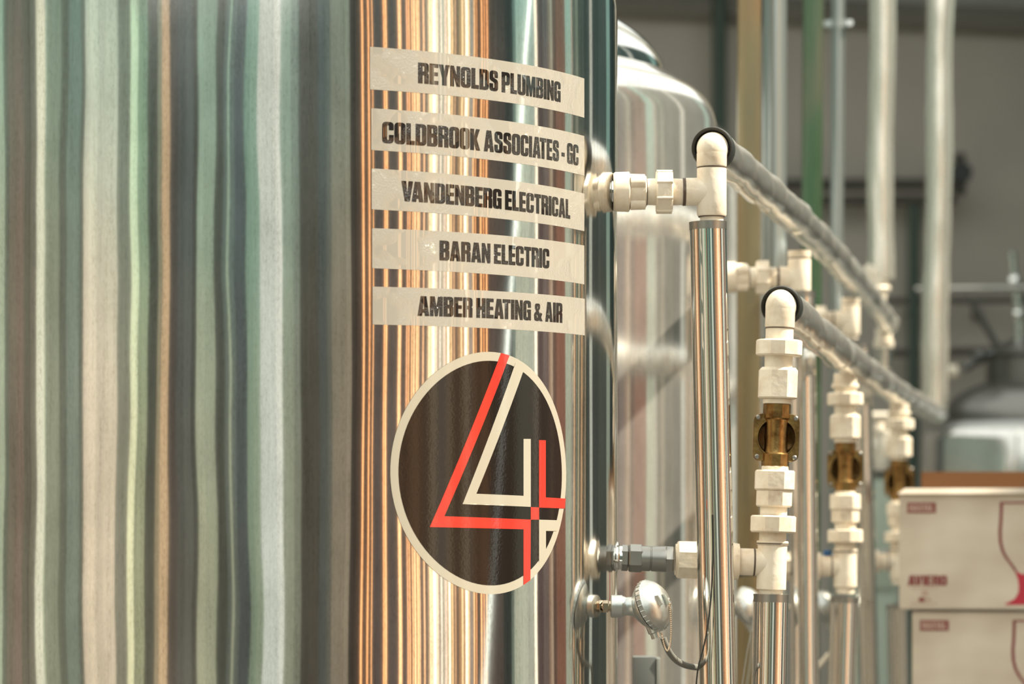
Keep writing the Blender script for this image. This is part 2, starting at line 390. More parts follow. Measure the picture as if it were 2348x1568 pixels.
def make_tank(loc, label, m):
    t = thing('steel_tank', (loc[0], loc[1], 0), label, 'tank', 'row of steel tanks')
    body, zs = tank_mesh()
    body.build('body', m, t)
    d = MB()
    d.lathe([(zs + 0.09, 0.515), (zs + 0.10, 0.503)] + [(zs + 0.10 + 0.19 * sin(a), max(0.001, 0.50 * cos(a))) for a in [radians(90) * i / 20 for i in range(21)]], n=96, caps=False)
    d.build('dome', M['polished'], t)
    b = MB().lathe([(0.42, 0.03), (0.47, 0.30), (0.56, 0.50), (0.63, 0.55)], n=64)
    b.build('dished_bottom', M['polished'], t)
    for i in range(4):
        a = pi / 4 + i * pi / 2
        x, y = 0.47 * cos(a), 0.47 * sin(a)
        g = MB().lathe([(0.012, 0.035), (0.62, 0.035)], (x, y, 0), n=16).lathe([(0.0, 0.055), (0.012, 0.055)], (x, y, 0), n=16)
        g.build('leg', M['polished'], t)
    return t

T1 = (-0.438, 5.03); T2 = (-0.199, 6.43); T3 = (0.05, 7.83)
tank1 = make_tank(T1, 'nearest big steel tank, carrying five name strips and a round 4 emblem', M['tank'])
tank2 = make_tank(T2, 'middle steel tank showing its domed top behind the labelled tank', M['tank2'])
tank3 = make_tank(T3, 'farthest tank of the row, only a sliver seen behind the olive strut', M['tank2'])

# --- points on the first tank: photo pixel -> (angle, z)
def on_tank(px, py=None):
    u = (px - 1174) / FP; X, D = T1
    A = u * u + 1; B = -2 * (u * X + D); Cc = X * X + D * D - R * R
    y = (-B - math.sqrt(B * B - 4 * A * Cc)) / (2 * A); x = u * y
    return math.atan2(x - X, D - y), (None if py is None else CZ + (HY - py) * y / FP)
def tp(ph, z, off):
    return ((R + off) * sin(ph), -(R + off) * cos(ph), z)

def flat_to_mesh(loops):
    """filled outlines (first is the outside, later ones may be holes) -> verts, faces in 2-D"""
    cu = bpy.data.curves.new('tmp', 'CURVE'); cu.dimensions = '2D'; cu.fill_mode = 'BOTH'
    for lp in loops:
        sp = cu.splines.new('POLY'); sp.points.add(len(lp) - 1); sp.use_cyclic_u = True
        for p, (x, y) in zip(sp.points, lp): p.co = (x, y, 0, 1)
    ob = bpy.data.objects.new('tmp', cu); C.objects.link(ob)
    me = bpy.data.meshes.new_from_object(ob.evaluated_get(bpy.context.evaluated_depsgraph_get()))
    vs = [tuple(v.co) for v in me.vertices]; fs = [tuple(p.vertices) for p in me.polygons]
    bpy.data.objects.remove(ob); bpy.data.curves.remove(cu); bpy.data.meshes.remove(me)
    return vs, fs

def wrap(loops, fn, name, m, parent, off, step, label=None):
    """fill the outlines, cut them in upright slices and bend them round the tank"""
    vs, fs = flat_to_mesh(loops)
    bm = bmesh.new(); bv = [bm.verts.new(v) for v in vs]
    for f in fs:
        try: bm.faces.new([bv[i] for i in f])
        except ValueError: pass
    x0 = min(v[0] for v in vs); x1 = max(v[0] for v in vs); k = math.floor(x0 / step) + 1
    while k * step < x1:
        bmesh.ops.bisect_plane(bm, geom=bm.verts[:] + bm.edges[:] + bm.faces[:], plane_co=(k * step, 0, 0), plane_no=(1, 0, 0)); k += 1
    bm.verts.index_update()
    vv = [fn(v.co.x, v.co.y, off) for v in bm.verts]; ff = [[v.index for v in f.verts] for f in bm.faces]
    bm.free()
    me = bpy.data.meshes.new(name); me.from_pydata(vv, [], ff); me.materials.append(m); me.shade_smooth()
    # exact outward normals of the tank
    bm = bmesh.new(); bm.from_mesh(me)
    for f in bm.faces:
        c = f.calc_center_median()
        if f.normal.dot(Vector((c.x, c.y, 0))) < 0: f.normal_flip()
    bm.to_mesh(me); bm.free()
    try: me.normals_split_custom_set_from_vertices([Vector((v.co.x, v.co.y, 0)).normalized() for v in me.vertices])
    except Exception: pass
    o = bpy.data.objects.new(name, me); C.objects.link(o); o.parent = parent
    return tag(o, label)

# --- heavy condensed capitals drawn as outlines, height 1
def rp(pts, seg=4):
    """closed outline; a point may carry a corner radius"""
    out = []; n = len(pts)
    for i, p in enumerate(pts):
        if len(p) == 2: out.append(p); continue
        x, y, r = p; a = Vector(pts[i - 1][:2]); b = Vector(pts[(i + 1) % n][:2]); c = Vector((x, y))
        u = (a - c); v = (b - c); r = min(r, u.length * 0.5, v.length * 0.5)
        u.normalize(); v.normalize(); s = c + u * r; e = c + v * r
        for k in range(seg + 1):
            t = k / seg; q = s * (1 - t) ** 2 + c * 2 * t * (1 - t) + e * t * t
            out.append((q.x, q.y))
    return out
t_, b_, w_ = 0.165, 0.135, 0.44
def ring(w=w_, r=0.16):
    return [rp([(0, 0, r), (w, 0, r), (w, 1, r), (0, 1, r)]), rp([(t_, b_, .06), (t_, 1 - b_, .06), (w - t_, 1 - b_, .06), (w - t_, b_, .06)])]
G = {}
G['I'] = ([[(0, 0), (t_, 0), (t_, 1), (0, 1)]], t_)
G['L'] = ([[(0, 0), (.34, 0), (.34, b_ + .03), (t_, b_ + .03), (t_, 1), (0, 1)]], .34)
G['E'] = ([[(0, 0), (.36, 0), (.36, b_ + .02), (t_, b_ + .02), (t_, .43), (.34, .43), (.34, .58), (t_, .58), (t_, 1 - b_ - .02), (.36, 1 - b_ - .02), (.36, 1), (0, 1)]], .36)
G['T'] = ([[(.12, 0), (.285, 0), (.285, 1 - b_ - .03), (.405, 1 - b_ - .03), (.405, 1), (0, 1), (0, 1 - b_ - .03), (.12, 1 - b_ - .03)]], .405)
G['H'] = ([[(0, 0), (t_, 0), (t_, .42), (w_ - t_, .42), (w_ - t_, 0), (w_, 0), (w_, 1), (w_ - t_, 1), (w_ - t_, .58), (t_, .58), (t_, 1), (0, 1)]], w_)
G['N'] = ([[(0, 0), (.14, 0), (.14, .52), (.29, 0), (.43, 0), (.43, 1), (.29, 1), (.29, .50), (.14, 1), (0, 1)]], .43)
G['M'] = ([[(0, 0), (.135, 0), (.135, .60), (.225, 0), (.325, 0), (.415, .60), (.415, 0), (.55, 0), (.55, 1), (.365, 1), (.275, .45), (.185, 1), (0, 1)]], .55)
G['V'] = ([[(.14, 0), (.33, 0), (.47, 1), (.30, 1), (.235, .32), (.17, 1), (0, 1)]], .47)
G['A'] = ([[(0, 0), (.165, 0), (.18, .17), (.30, .17), (.315, 0), (.48, 0), (.35, 1), (.13, 1)], [(.195, .32), (.24, .78), (.285, .32)]], .48)
G['Y'] = ([[(.14, 0), (.31, 0), (.31, .36), (.45, 1), (.285, 1), (.225, .62), (.165, 1), (0, 1), (.14, .36)]], .45)
G['K'] = ([[(0, 0), (t_, 0), (t_, .36), (.29, 0), (.46, 0), (.29, .53), (.44, 1), (.28, 1), (t_, .62), (t_, 1), (0, 1)]], .46)
G['O'] = (ring(), w_)
G['D'] = ([rp([(0, 0), (w_, 0, .17), (w_, 1, .17), (0, 1)]), rp([(t_, b_), (t_, 1 - b_), (w_ - t_, 1 - b_, .08), (w_ - t_, b_, .08)])], w_)
G['U'] = ([rp([(0, 0, .16), (w_, 0, .16), (w_, 1), (w_ - t_, 1), (w_ - t_, b_, .08), (t_, b_, .08), (t_, 1), (0, 1)])], w_)
G['C'] = ([rp([(0, 0, .16), (w_, 0, .16), (w_, .38), (w_ - t_, .38), (w_ - t_, b_, .07), (t_, b_, .07), (t_, 1 - b_, .07), (w_ - t_, 1 - b_, .07), (w_ - t_, .64), (w_, .64), (w_, 1, .16), (0, 1, .16)])], w_)
G['G'] = ([rp([(0, 0, .16), (.30, 0, .08), (.335, .06), (.36, 0), (w_, 0), (w_, .54), (.23, .54), (.23, .41), (w_ - t_, .41), (w_ - t_, b_, .07), (t_, b_, .07), (t_, 1 - b_, .07), (w_ - t_, 1 - b_, .07), (w_ - t_, .66), (w_, .66), (w_, 1, .16), (0, 1, .16)])], w_)
G['P'] = ([rp([(0, 0), (t_, 0), (t_, .38), (.42, .38, .15), (.42, 1, .15), (0, 1)]), rp([(t_, .52), (t_, .87), (.265, .87, .05), (.265, .52, .05)])], .42)
G['R'] = ([rp([(0, 0), (t_, 0), (t_, .42), (.27, .42, .05), (.27, 0), (.435, 0), (.435, .46, .07), (.38, .52), (.435, .58, .07), (.435, 1, .15), (0, 1)]), rp([(t_, .57), (t_, .87), (.272, .87, .05), (.272, .57, .05)])], .435)
G['B'] = ([rp([(0, 0), (.435, 0, .14), (.435, .48, .08), (.375, .525), (.43, .57, .08), (.43, 1, .14), (0, 1)]), rp([(t_, .13), (t_, .43), (.272, .43, .05), (.272, .13, .05)]), rp([(t_, .59), (t_, .87), (.268, .87, .05), (.268, .59, .05)])], .435)
G['S'] = ([rp([(0, 0, .15), (.42, 0, .15), (.42, .53, .12), (.165, .66, .06), (.165, .87, .05), (.26, .87, .04), (.26, .68), (.41, .68), (.41, 1, .15), (.01, 1, .15), (.01, .55, .10), (.26, .42, .06), (.26, .13, .05), (.16, .13, .04), (.16, .35), (0, .35)])], .42)
G['-'] = ([[(0, .30), (.22, .30), (.22, .46), (0, .46)]], .22)
G['&'] = ([rp([(.02, .0, .12), (.28, 0, .05), (.33, .07), (.37, 0), (.52, 0), (.43, .18), (.50, .36), (.40, .42), (.37, .32), (.27, .52), (.36, .64, .05), (.36, .88, .1), (.06, .88, .1), (.06, .62, .05), (.13, .50), (0, .34, .06)]),
           rp([(.22, .57), (.18, .65), (.18, .77, .03), (.25, .77, .03), (.25, .63)]), rp([(.16, .15, .03), (.26, .15), (.20, .36), (.15, .28)])], .52)

def fatten(lps, d):
    """push every outline outwards (holes inwards) by d"""
    out = []
    for h, l in enumerate(lps):
        ar = sum(l[i - 1][0] * l[i][1] - l[i][0] * l[i - 1][1] for i in range(len(l))) / 2
        s = (1 if ar > 0 else -1) * (1 if h == 0 else -1); n = len(l); q = []
        for i in range(n):
            p0, p, p1 = Vector(l[i - 1]), Vector(l[i]), Vector(l[(i + 1) % n])
            u = (p - p0); v = (p1 - p)
            if u.length < 1e-6 or v.length < 1e-6: q.append(l[i]); continue
            u.normalize(); v.normalize()
            m_ = Vector((u.y + v.y, -u.x - v.x))
            if m_.length < 1e-5: q.append(l[i]); continue
            m_.normalize(); k = d / max(0.5, m_.dot(Vector((u.y, -u.x))))
            q.append((p.x + m_.x * k * s, p.y + m_.y * k * s))
        out.append(q)
    return out
for _k in list(G): G[_k] = (fatten(G[_k][0], 0.013), G[_k][1])

def text_loops(txt, gap=0.06, space=0.16):
    x = 0; out = []; prev = ' '
    for ch in txt:
        if ch == ' ': x += space; prev = ch; continue
        if prev + ch in ('AV', 'VA', 'AT', 'LT', 'TA'): x -= 0.09
        prev = ch
        lps, wd = G[ch]; out.append([[(px + x, py) for px, py in l] for l in lps]); x += wd + gap
    return out, x - gap

def merged_wrap(letters, fn, name, m, parent, off, step):
    """all letters of one strip as one printed line"""
    mb = MB()
    for lps in letters:
        vs, fs = flat_to_mesh(lps)
        bm = bmesh.new(); bv = [bm.verts.new(v) for v in vs]
        for f in fs:
            try: bm.faces.new([bv[i] for i in f])
            except ValueError: pass
        x0 = min(v[0] for v in vs); x1 = max(v[0] for v in vs); k = math.floor(x0 / step) + 1
        while k * step < x1:
            bmesh.ops.bisect_plane(bm, geom=bm.verts[:] + bm.edges[:] + bm.faces[:], plane_co=(k * step, 0, 0), plane_no=(1, 0, 0)); k += 1
        bm.verts.index_update()
        mb.add([fn(v.co.x, v.co.y, off) for v in bm.verts], [[v.index for v in f.verts] for f in bm.faces]); bm.free()
    me = bpy.data.meshes.new(name); me.from_pydata(mb.v, [], mb.f); me.materials.append(m); me.shade_smooth()
    if fn.__name__ == 'bend':
        bm = bmesh.new(); bm.from_mesh(me)
        for f in bm.faces:
            c = f.calc_center_median()
            if f.normal.dot(Vector((c.x, c.y, 0))) < 0: f.normal_flip()
        bm.to_mesh(me); bm.free()
        me.normals_split_custom_set_from_vertices([Vector((v.co.x, v.co.y, 0)).normalized() for v in me.vertices])
    o = bpy.data.objects.new(name, me); C.objects.link(o); o.parent = parent
    return o

# strip: text, photo corners (left x, right x, y top-left, top-right, bottom-left, bottom-right), lettering (left x, right x, same four)
STRIPS = [
 ('REYNOLDS PLUMBING', (848, 1339, 107, 180, 205, 270), (959, 1284, 143.8, 189, 189.8, 233.8), 'cream name strip reading REYNOLDS PLUMBING'),
 ('COLDBROOK ASSOCIATES - GC', (851, 1339, 248, 312, 344, 403), (877, 1325, 279.3, 333.4, 327, 379.4), 'cream name strip reading COLDBROOK ASSOCIATES - GC'),
 ('VANDENBERG ELECTRICAL', (852, 1339, 386, 444, 480, 530), (921, 1306, 415, 458.4, 460, 501.3), 'cream name strip reading VANDENBERG ELECTRICAL'),
 ('BARAN ELECTRIC', (853, 1339, 523, 563, 615, 652), (1008, 1258, 551.7, 571.6, 595.9, 615), 'cream name strip reading BARAN ELECTRIC'),
 ('AMBER HEATING & AIR', (854, 1340, 657, 685, 744, 769), (958, 1288, 679, 695.6, 723, 739.5), 'cream name strip reading AMBER HEATING & AIR')]
for txt, q, l, lab in STRIPS:
    def frame(v):
        a0, a1 = on_tank(v[0])[0], on_tank(v[1])[0]
        return a0, a1, on_tank(v[0], v[2])[1], on_tank(v[1], v[3])[1], on_tank(v[0], v[4])[1], on_tank(v[1], v[5])[1]
    a0, a1, ztl, ztr, zbl, zbr = frame(q)
    def bend(x, y, off, a0=a0, a1=a1, z=(ztl, ztr, zbl, zbr)):
        t = x; return tp(a0 + (a1 - a0) * t, (z[2] * (1 - t) + z[3] * t) * (1 - y) + (z[0] * (1 - t) + z[1] * t) * y, off)
    st = wrap([rp([(0, 0, .012), (1, 0, .004), (1, 1, .004), (0, 1, .012)])], bend, 'name_strip', M['vinyl'], tank1, 0.0006, 0.02, lab)
    letters, tw = text_loops(txt)
    a0, a1, ztl, ztr, zbl, zbr = frame(l)
    def bend(x, y, off, a0=a0, a1=a1, z=(ztl, ztr, zbl, zbr), tw=tw):
        t = x / tw; return tp(a0 + (a1 - a0) * t, (z[2] * (1 - t) + z[3] * t) * (1 - y) + (z[0] * (1 - t) + z[1] * t) * y, off)
    merged_wrap(letters, bend, 'lettering', M['ink'], st, 0.0009, 0.15)

# round emblem: outlines in tank surface coordinates (arc length, height)
EC, ER = on_tank(1119.5)[0] + 0.003, 0.170
EC = 0.751; EZ = CZ + 0.1105
def ept(zx, zy):
    ph, z = on_tank(860 + zx / 2.529, 780 + zy / 2.529); return ((ph - EC) * R, z - EZ)
def bend(x, y, off): return tp(EC + x / R, EZ + y, off)
def circ(r, n=96): return [(r * cos(2 * pi * (i + 0.37) / n), r * sin(2 * pi * (i + 0.37) / n)) for i in range(n)]
emb = wrap([circ(ER)], bend, 'round_emblem', M['emb_white'], tank1, 0.0006, 0.01, 'round black emblem with cream rim and red and cream 4')
wrap([circ(ER - 0.0125)], bend, 'black_field', M['emb_black'], emb, 0.0008, 0.01)
def poly(pts): return [ept(*p) for p in pts]
def dense(p, n=10):
    out = []
    for i in range(len(p)):
        a = p[i]; b = p[(i + 1) % len(p)]
        out += [(a[0] + (b[0] - a[0]) * k / n, a[1] + (b[1] - a[1]) * k / n) for k in range(n)]
    return out
reds = [[(728, 74), (777, 88), (400, 1020), (900, 1040), (898, 1391), (858, 1419), (858, 1096), (315, 1083)],
        [(900, 967), (948, 969), (948, 1040), (900, 1040)],
        [(948, 579), (987, 580), (987, 911), (1102, 918), (1097, 975), (948, 970)]]
whites = [[(812, 130), (862, 165), (585, 890), (858, 902), (858, 572), (900, 572), (900, 966), (505, 950)],
          [(948, 1040), (1070, 1044), (1048, 1106), (988, 1105), (988, 1226), (948, 1285)]]
for p in reds: wrap([dense(poly(p))], bend, 'red_band', M['emb_red'], emb, 0.0010, 0.01)
for p in whites: wrap([dense(poly(p))], bend, 'cream_band', M['emb_white'], emb, 0.0010, 0.01)

# ------------------------------------------------------------------ insulated headers and uprights
HD = Vector((0.1808, 1.0, 0.0)).normalized()     # direction of the tank row
UA = W(1632, 440, 4.92)                          # middle of the first upper tee
LA = W(1770, 1290, 4.99)                         # middle of the first lower tee
LEAN = radians(-1.9)
up0 = W(1633, 339, 4.94)
lo0 = W(1791, 702, 5.01)

def header(name, p0, p1, r, label, sag, seed, parts_at):
    rnd = random.Random(seed)
    t = thing(name, p0, label, 'pipe')
    n = 60; pts = along((0, 0, 0), p1 - p0, n)
    for i, p in enumerate(pts):
        s = i / n; p.z -= sag * sin(pi * s)
        p.x += 0.0014 * sin(i * 1.7) ; p.z += 0.0018 * sin(i * 0.9 + seed)
    rr = [r * (1 + 0.012 * sin(i * 0.8) + 0.014 * rnd.uniform(-1, 1)) for i in range(n + 1)]
    MB().tube(pts, rr, 40, wob=0.008, seed=seed, caps=False).build('foil_wrap', M['foil'], t, 80)
    # open end: black ring with a pale pipe inside
    d = pts[1] - pts[0]
    MB().lathe([(0.0, r * 0.86), (-0.004, r * 0.92), (-0.006, r * 1.0), (0.004, r * 1.06), (0.03, r * 1.03)], (0, 0, 0), d, 40, caps=False).lathe([(0.012, 0.001), (0.012, r * 0.9)], (0, 0, 0), d, 40, caps=False).build('end_ring', M['black'], t)
    MB().lathe([(0, r * 0.78), (0.03, r * 0.78)], (0, 0, 0), d, 32).build('inner_pipe', M['pvc'], t)
    for i in parts_at:
        q = pts[i]
        MB().lathe([(-0.006, r * 1.02), (0, r * 1.07), (0.006, r * 1.02)], q, pts[i + 1] - q, 40, caps=False).build('wrap_band', M['foil'], t)
    return t
up1 = W(2036, 742, 8.98)
lo1 = W(2148, 950, 9.72)
header('insulated_header_pipe', up0, up1, 0.0305, 'upper silver foil-wrapped pipe slanting back over the tees', -0.03, 3, (20, 38))
header('insulated_header_pipe', lo0, lo1, 0.0300, 'lower silver foil-wrapped pipe slanting back above the bronze valves', 0.015, 5, (14, 36))

def upright(p0, p1, r, m, label, group=None, wob=0.0, rim=True, seed=1, wave=0.0, cat='pipe'):
    t = thing('insulated_pipe', p1, label, cat, group)
    n = 26; pts = along((0, 0, 0), Vector(p0) - Vector(p1), n)
    for i, p in enumerate(pts): p.x += wave * sin(i * 1.1 + seed); p.y += wave * cos(i * 0.7)
    rnd = random.Random(seed)
    rr = [r * (1 + wob * rnd.uniform(-1, 1)) for _ in pts]
    MB().tube(pts, rr, 40, caps=False, wob=wob * 0.3, seed=seed).build('foil_jacket', m, t, 80)
    a = Vector(p0) - Vector(p1); u = a.normalized()
    if rim:
        MB().lathe([(-0.012, r * 1.015), (0.0, r * 1.03), (0.0, r * 0.72)], a, u, 40, caps=False).build('end_rim', M['dull'], t)
    return t

def foot(px_top, py_top, px_bot, Y):
    """upright seen at px_top/py_top and px_bot on the frame's last row, run down to the floor"""
    a = W(px_top, py_top, Y); b = W(px_bot, 1568, Y)
    k = (0.0 - a.z) / (b.z - a.z)
    return a, a.lerp(b, k)
J = 'smooth foil uprights below the fittings'
a, b = foot(1623, 509, 1646, 4.92)
upright(a, b, 0.0278, M['jacket'], 'nearest mirror-smooth foil-jacketed upright pipe under the first upper tee')
a, b = foot(1768, 1362, 1764, 4.99)
upright(a, b, 0.0268, M['jacket'], 'short foil-jacketed upright under the first lower tee, glue-stained rim')
a, b = foot(1838, 668, 1846, 6.34)
upright(a, b, 0.0270, M['jacket'], 'foil-jacketed upright right behind the first bronze valve')
a, b = foot(1936, 1368, 1930, 6.42)
upright(a, b, 0.0270, M['jacket'], 'foil-jacketed upright under the second lower tee')
a, b = foot(1975, 790, 1992, 7.70)
upright(a, b, 0.0230, M['jacket'], 'slim foil-jacketed upright just right of the second bronze valve')
a, b = foot(2058, 1385, 2062, 7.80)
upright(a, b, 0.0270, M['jacket'], 'foil-jacketed upright beside the white cartons, under the third lower tee')

def drop(pt, pb, r, label, seed):
    t = thing('insulated_pipe', pb, label, 'pipe')
    n = 48; pts = along((0, 0, 0), pt - pb, n); rnd = random.Random(seed)
    for i, p in enumerate(pts): p.x += 0.0025 * sin(i * 0.5 + seed)
    rr = [r * (1 + 0.05 * rnd.uniform(-1, 1) + 0.03 * sin(i * 0.6)) for i in range(n + 1)]
    MB().tube(pts, rr, 36, wob=0.02, seed=seed).build('foil_wrap', M['foilv'], t, 80)
    return t
b = W(2018, 640, 8.95); tp_ = W(2022, 0, 8.95); k = (4.98 - b.z) / (tp_.z - b.z)
drop(b.lerp(tp_, k), b, 0.0360, 'crinkled foil-wrapped riser ending at the white elbow on the upper slanting pipe', 2)
b = W(2142, 945, 9.72); tp_ = W(2157, 0, 9.72); k = (4.98 - b.z) / (tp_.z - b.z)
drop(b.lerp(tp_, k), b, 0.0400, 'crinkled foil-wrapped riser reaching down to the end of the lower slanting pipe', 9)

# ------------------------------------------------------------------ white fittings
def rrl(l): return l
def octa(mb, o, d, h0, h1, r, n=8, ph=0.5):
    c = min(0.0022, (h1 - h0) * 0.12)
    return mb.lathe([(h0, r - c), (h0 + c, r), (h1 - c, r), (h1, r - c)], o, d, n, ph=ph)

def upper_fittings(loc, elbow, label, rot=0.0, s=1.0, nozzle=0.0):
    """tank nozzle, union and tee; x runs away from the tank, z up; 1 unit = metre; u = photo pixels of the first one"""
    t = thing('pipe_fitting_run', loc, label, 'pipe fitting', 'upper white pipe fittings', rot=(0, 0, rot))
    u = 4.92 / FP
    X = Vector((1, 0, 0)); Z = Vector((0, 0, 1))
    # steel nozzle
    g = MB().lathe([(-246 * u - nozzle, 27 * u), (-222 * u, 27 * u)], (0, 0, 0), X, 32)
    g.lathe([(-238 * u - nozzle, 33 * u), (-232 * u - nozzle, 33 * u), (-230 * u - nozzle, 28 * u)], (0, 0, 0), X, 32)
    g.build('tank_nozzle', M['polished'], t)
    # end piece of the union with lugs
    g = MB(); g.lathe([(-226 * u, 42 * u), (-222 * u, 45 * u), (-190 * u, 46 * u), (-186 * u, 38 * u), (-152 * u, 37 * u), (-150 * u, 34 * u)], (0, 0, 0), X, 40)
    for k in range(4):
        an = pi / 4 + k * pi / 2 + 0.25
        o = Vector((0, cos(an), sin(an))) * 33 * u
        g.lathe([(-187 * u, 15 * u), (-153 * u, 14 * u)], o, X, 12)
    g.build('socket', M['pvc'], t)
    MB().lathe([(-151 * u, 31.5 * u), (-148 * u, 31.5 * u)], (0, 0, 0), X, 32).build('joint', M['seam'], t)
    MB().lathe([(-148 * u, 30 * u), (-128 * u, 31 * u), (-90 * u, 31 * u), (-66 * u, 30 * u)], (0, 0, 0), X, 32).build('collar', M['pvc'], t)
    g = MB(); octa(g, (0, 0, 0), X, -128 * u, -90 * u, 50 * u)
    for k in range(8):
        an = 2 * pi * (k + 0.5) / 8
        g.lathe([(-127 * u, 4 * u), (-91 * u, 4 * u)], Vector((0, cos(an), sin(an))) * 48 * u, X, 8)
    g.build('union_nut', M['pvc'], t)
    MB().lathe([(-67 * u, 31.8 * u), (-63 * u, 32.2 * u), (-60 * u, 31.8 * u)], (0, 0, 0), X, 32).build('joint', M['seam'], t)
    # tee
    g = MB()
    g.lathe([(-61 * u, 31 * u), (-58 * u, 32 * u), (-10 * u, 32 * u)], (0, 0, 0), X, 40)
    g.lathe([(-56 * u, 32 * u), (-52 * u, 34 * u), (52 * u, 34 * u), (55 * u, 33 * u)], (0, 0, 0), Z, 48)
    g.lathe([(-70 * u, 27 * u), (-55 * u, 27 * u)], (0, 0, 0), Z, 32)
    g.build('tee', M['pvc'], t)
    MB().lathe([(-58 * u, 31 * u), (-55 * u, 31 * u)], (0, 0, 0), Z, 32).build('joint', M['seam'], t)
    MB().lathe([(54 * u, 34.1 * u), (56 * u, 34.3 * u)], (0, 0, 0), Z, 32).build('joint', M['seam'], t)
    g = MB()
    if elbow:
        # short elbow turning back into the slanting header
        pts = [Vector((0, 0, 57 * u)), Vector((0, 0, 85 * u))]
        for k in range(1, 9):
            a = k / 8 * pi / 2
            pts.append(Vector((HD.x * 12 * u * (1 - cos(a)), HD.y * 12 * u * (1 - cos(a)), 85 * u + 12 * u * sin(a))))
        pts.append(pts[-1] + HD * 30 * u)
        g.lathe([(57 * u, 33 * u), (60 * u, 34.5 * u), (88 * u, 34.5 * u)], (0, 0, 0), Z, 40)
        g.ball((0, 0, 97 * u), 34.5 * u, 40, sc=(1, 1, 1.12))
        g.lathe([(-5 * u, 34 * u), (52 * u, 34 * u)], (0, 0, 97 * u), HD, 40)
    else:
        g.lathe([(57 * u, 33 * u), (60 * u, 34 * u), (78 * u, 34 * u)], (0, 0, 0), Z, 40)
    g.build('elbow' if elbow else 'riser_socket', M['pvc'], t)
    return t
u1 = upper_fittings(UA, True, 'nearest white pipe union and tee run, its elbow entering the upper slanting pipe')
u2 = upper_fittings(W(1833, 636, 6.34), False, 'white tee and union run just behind the nearest foil upright', nozzle=0.008)
u3 = upper_fittings(W(1950, 733, 7.80), False, 'farthest white tee run under the upper slanting pipe')

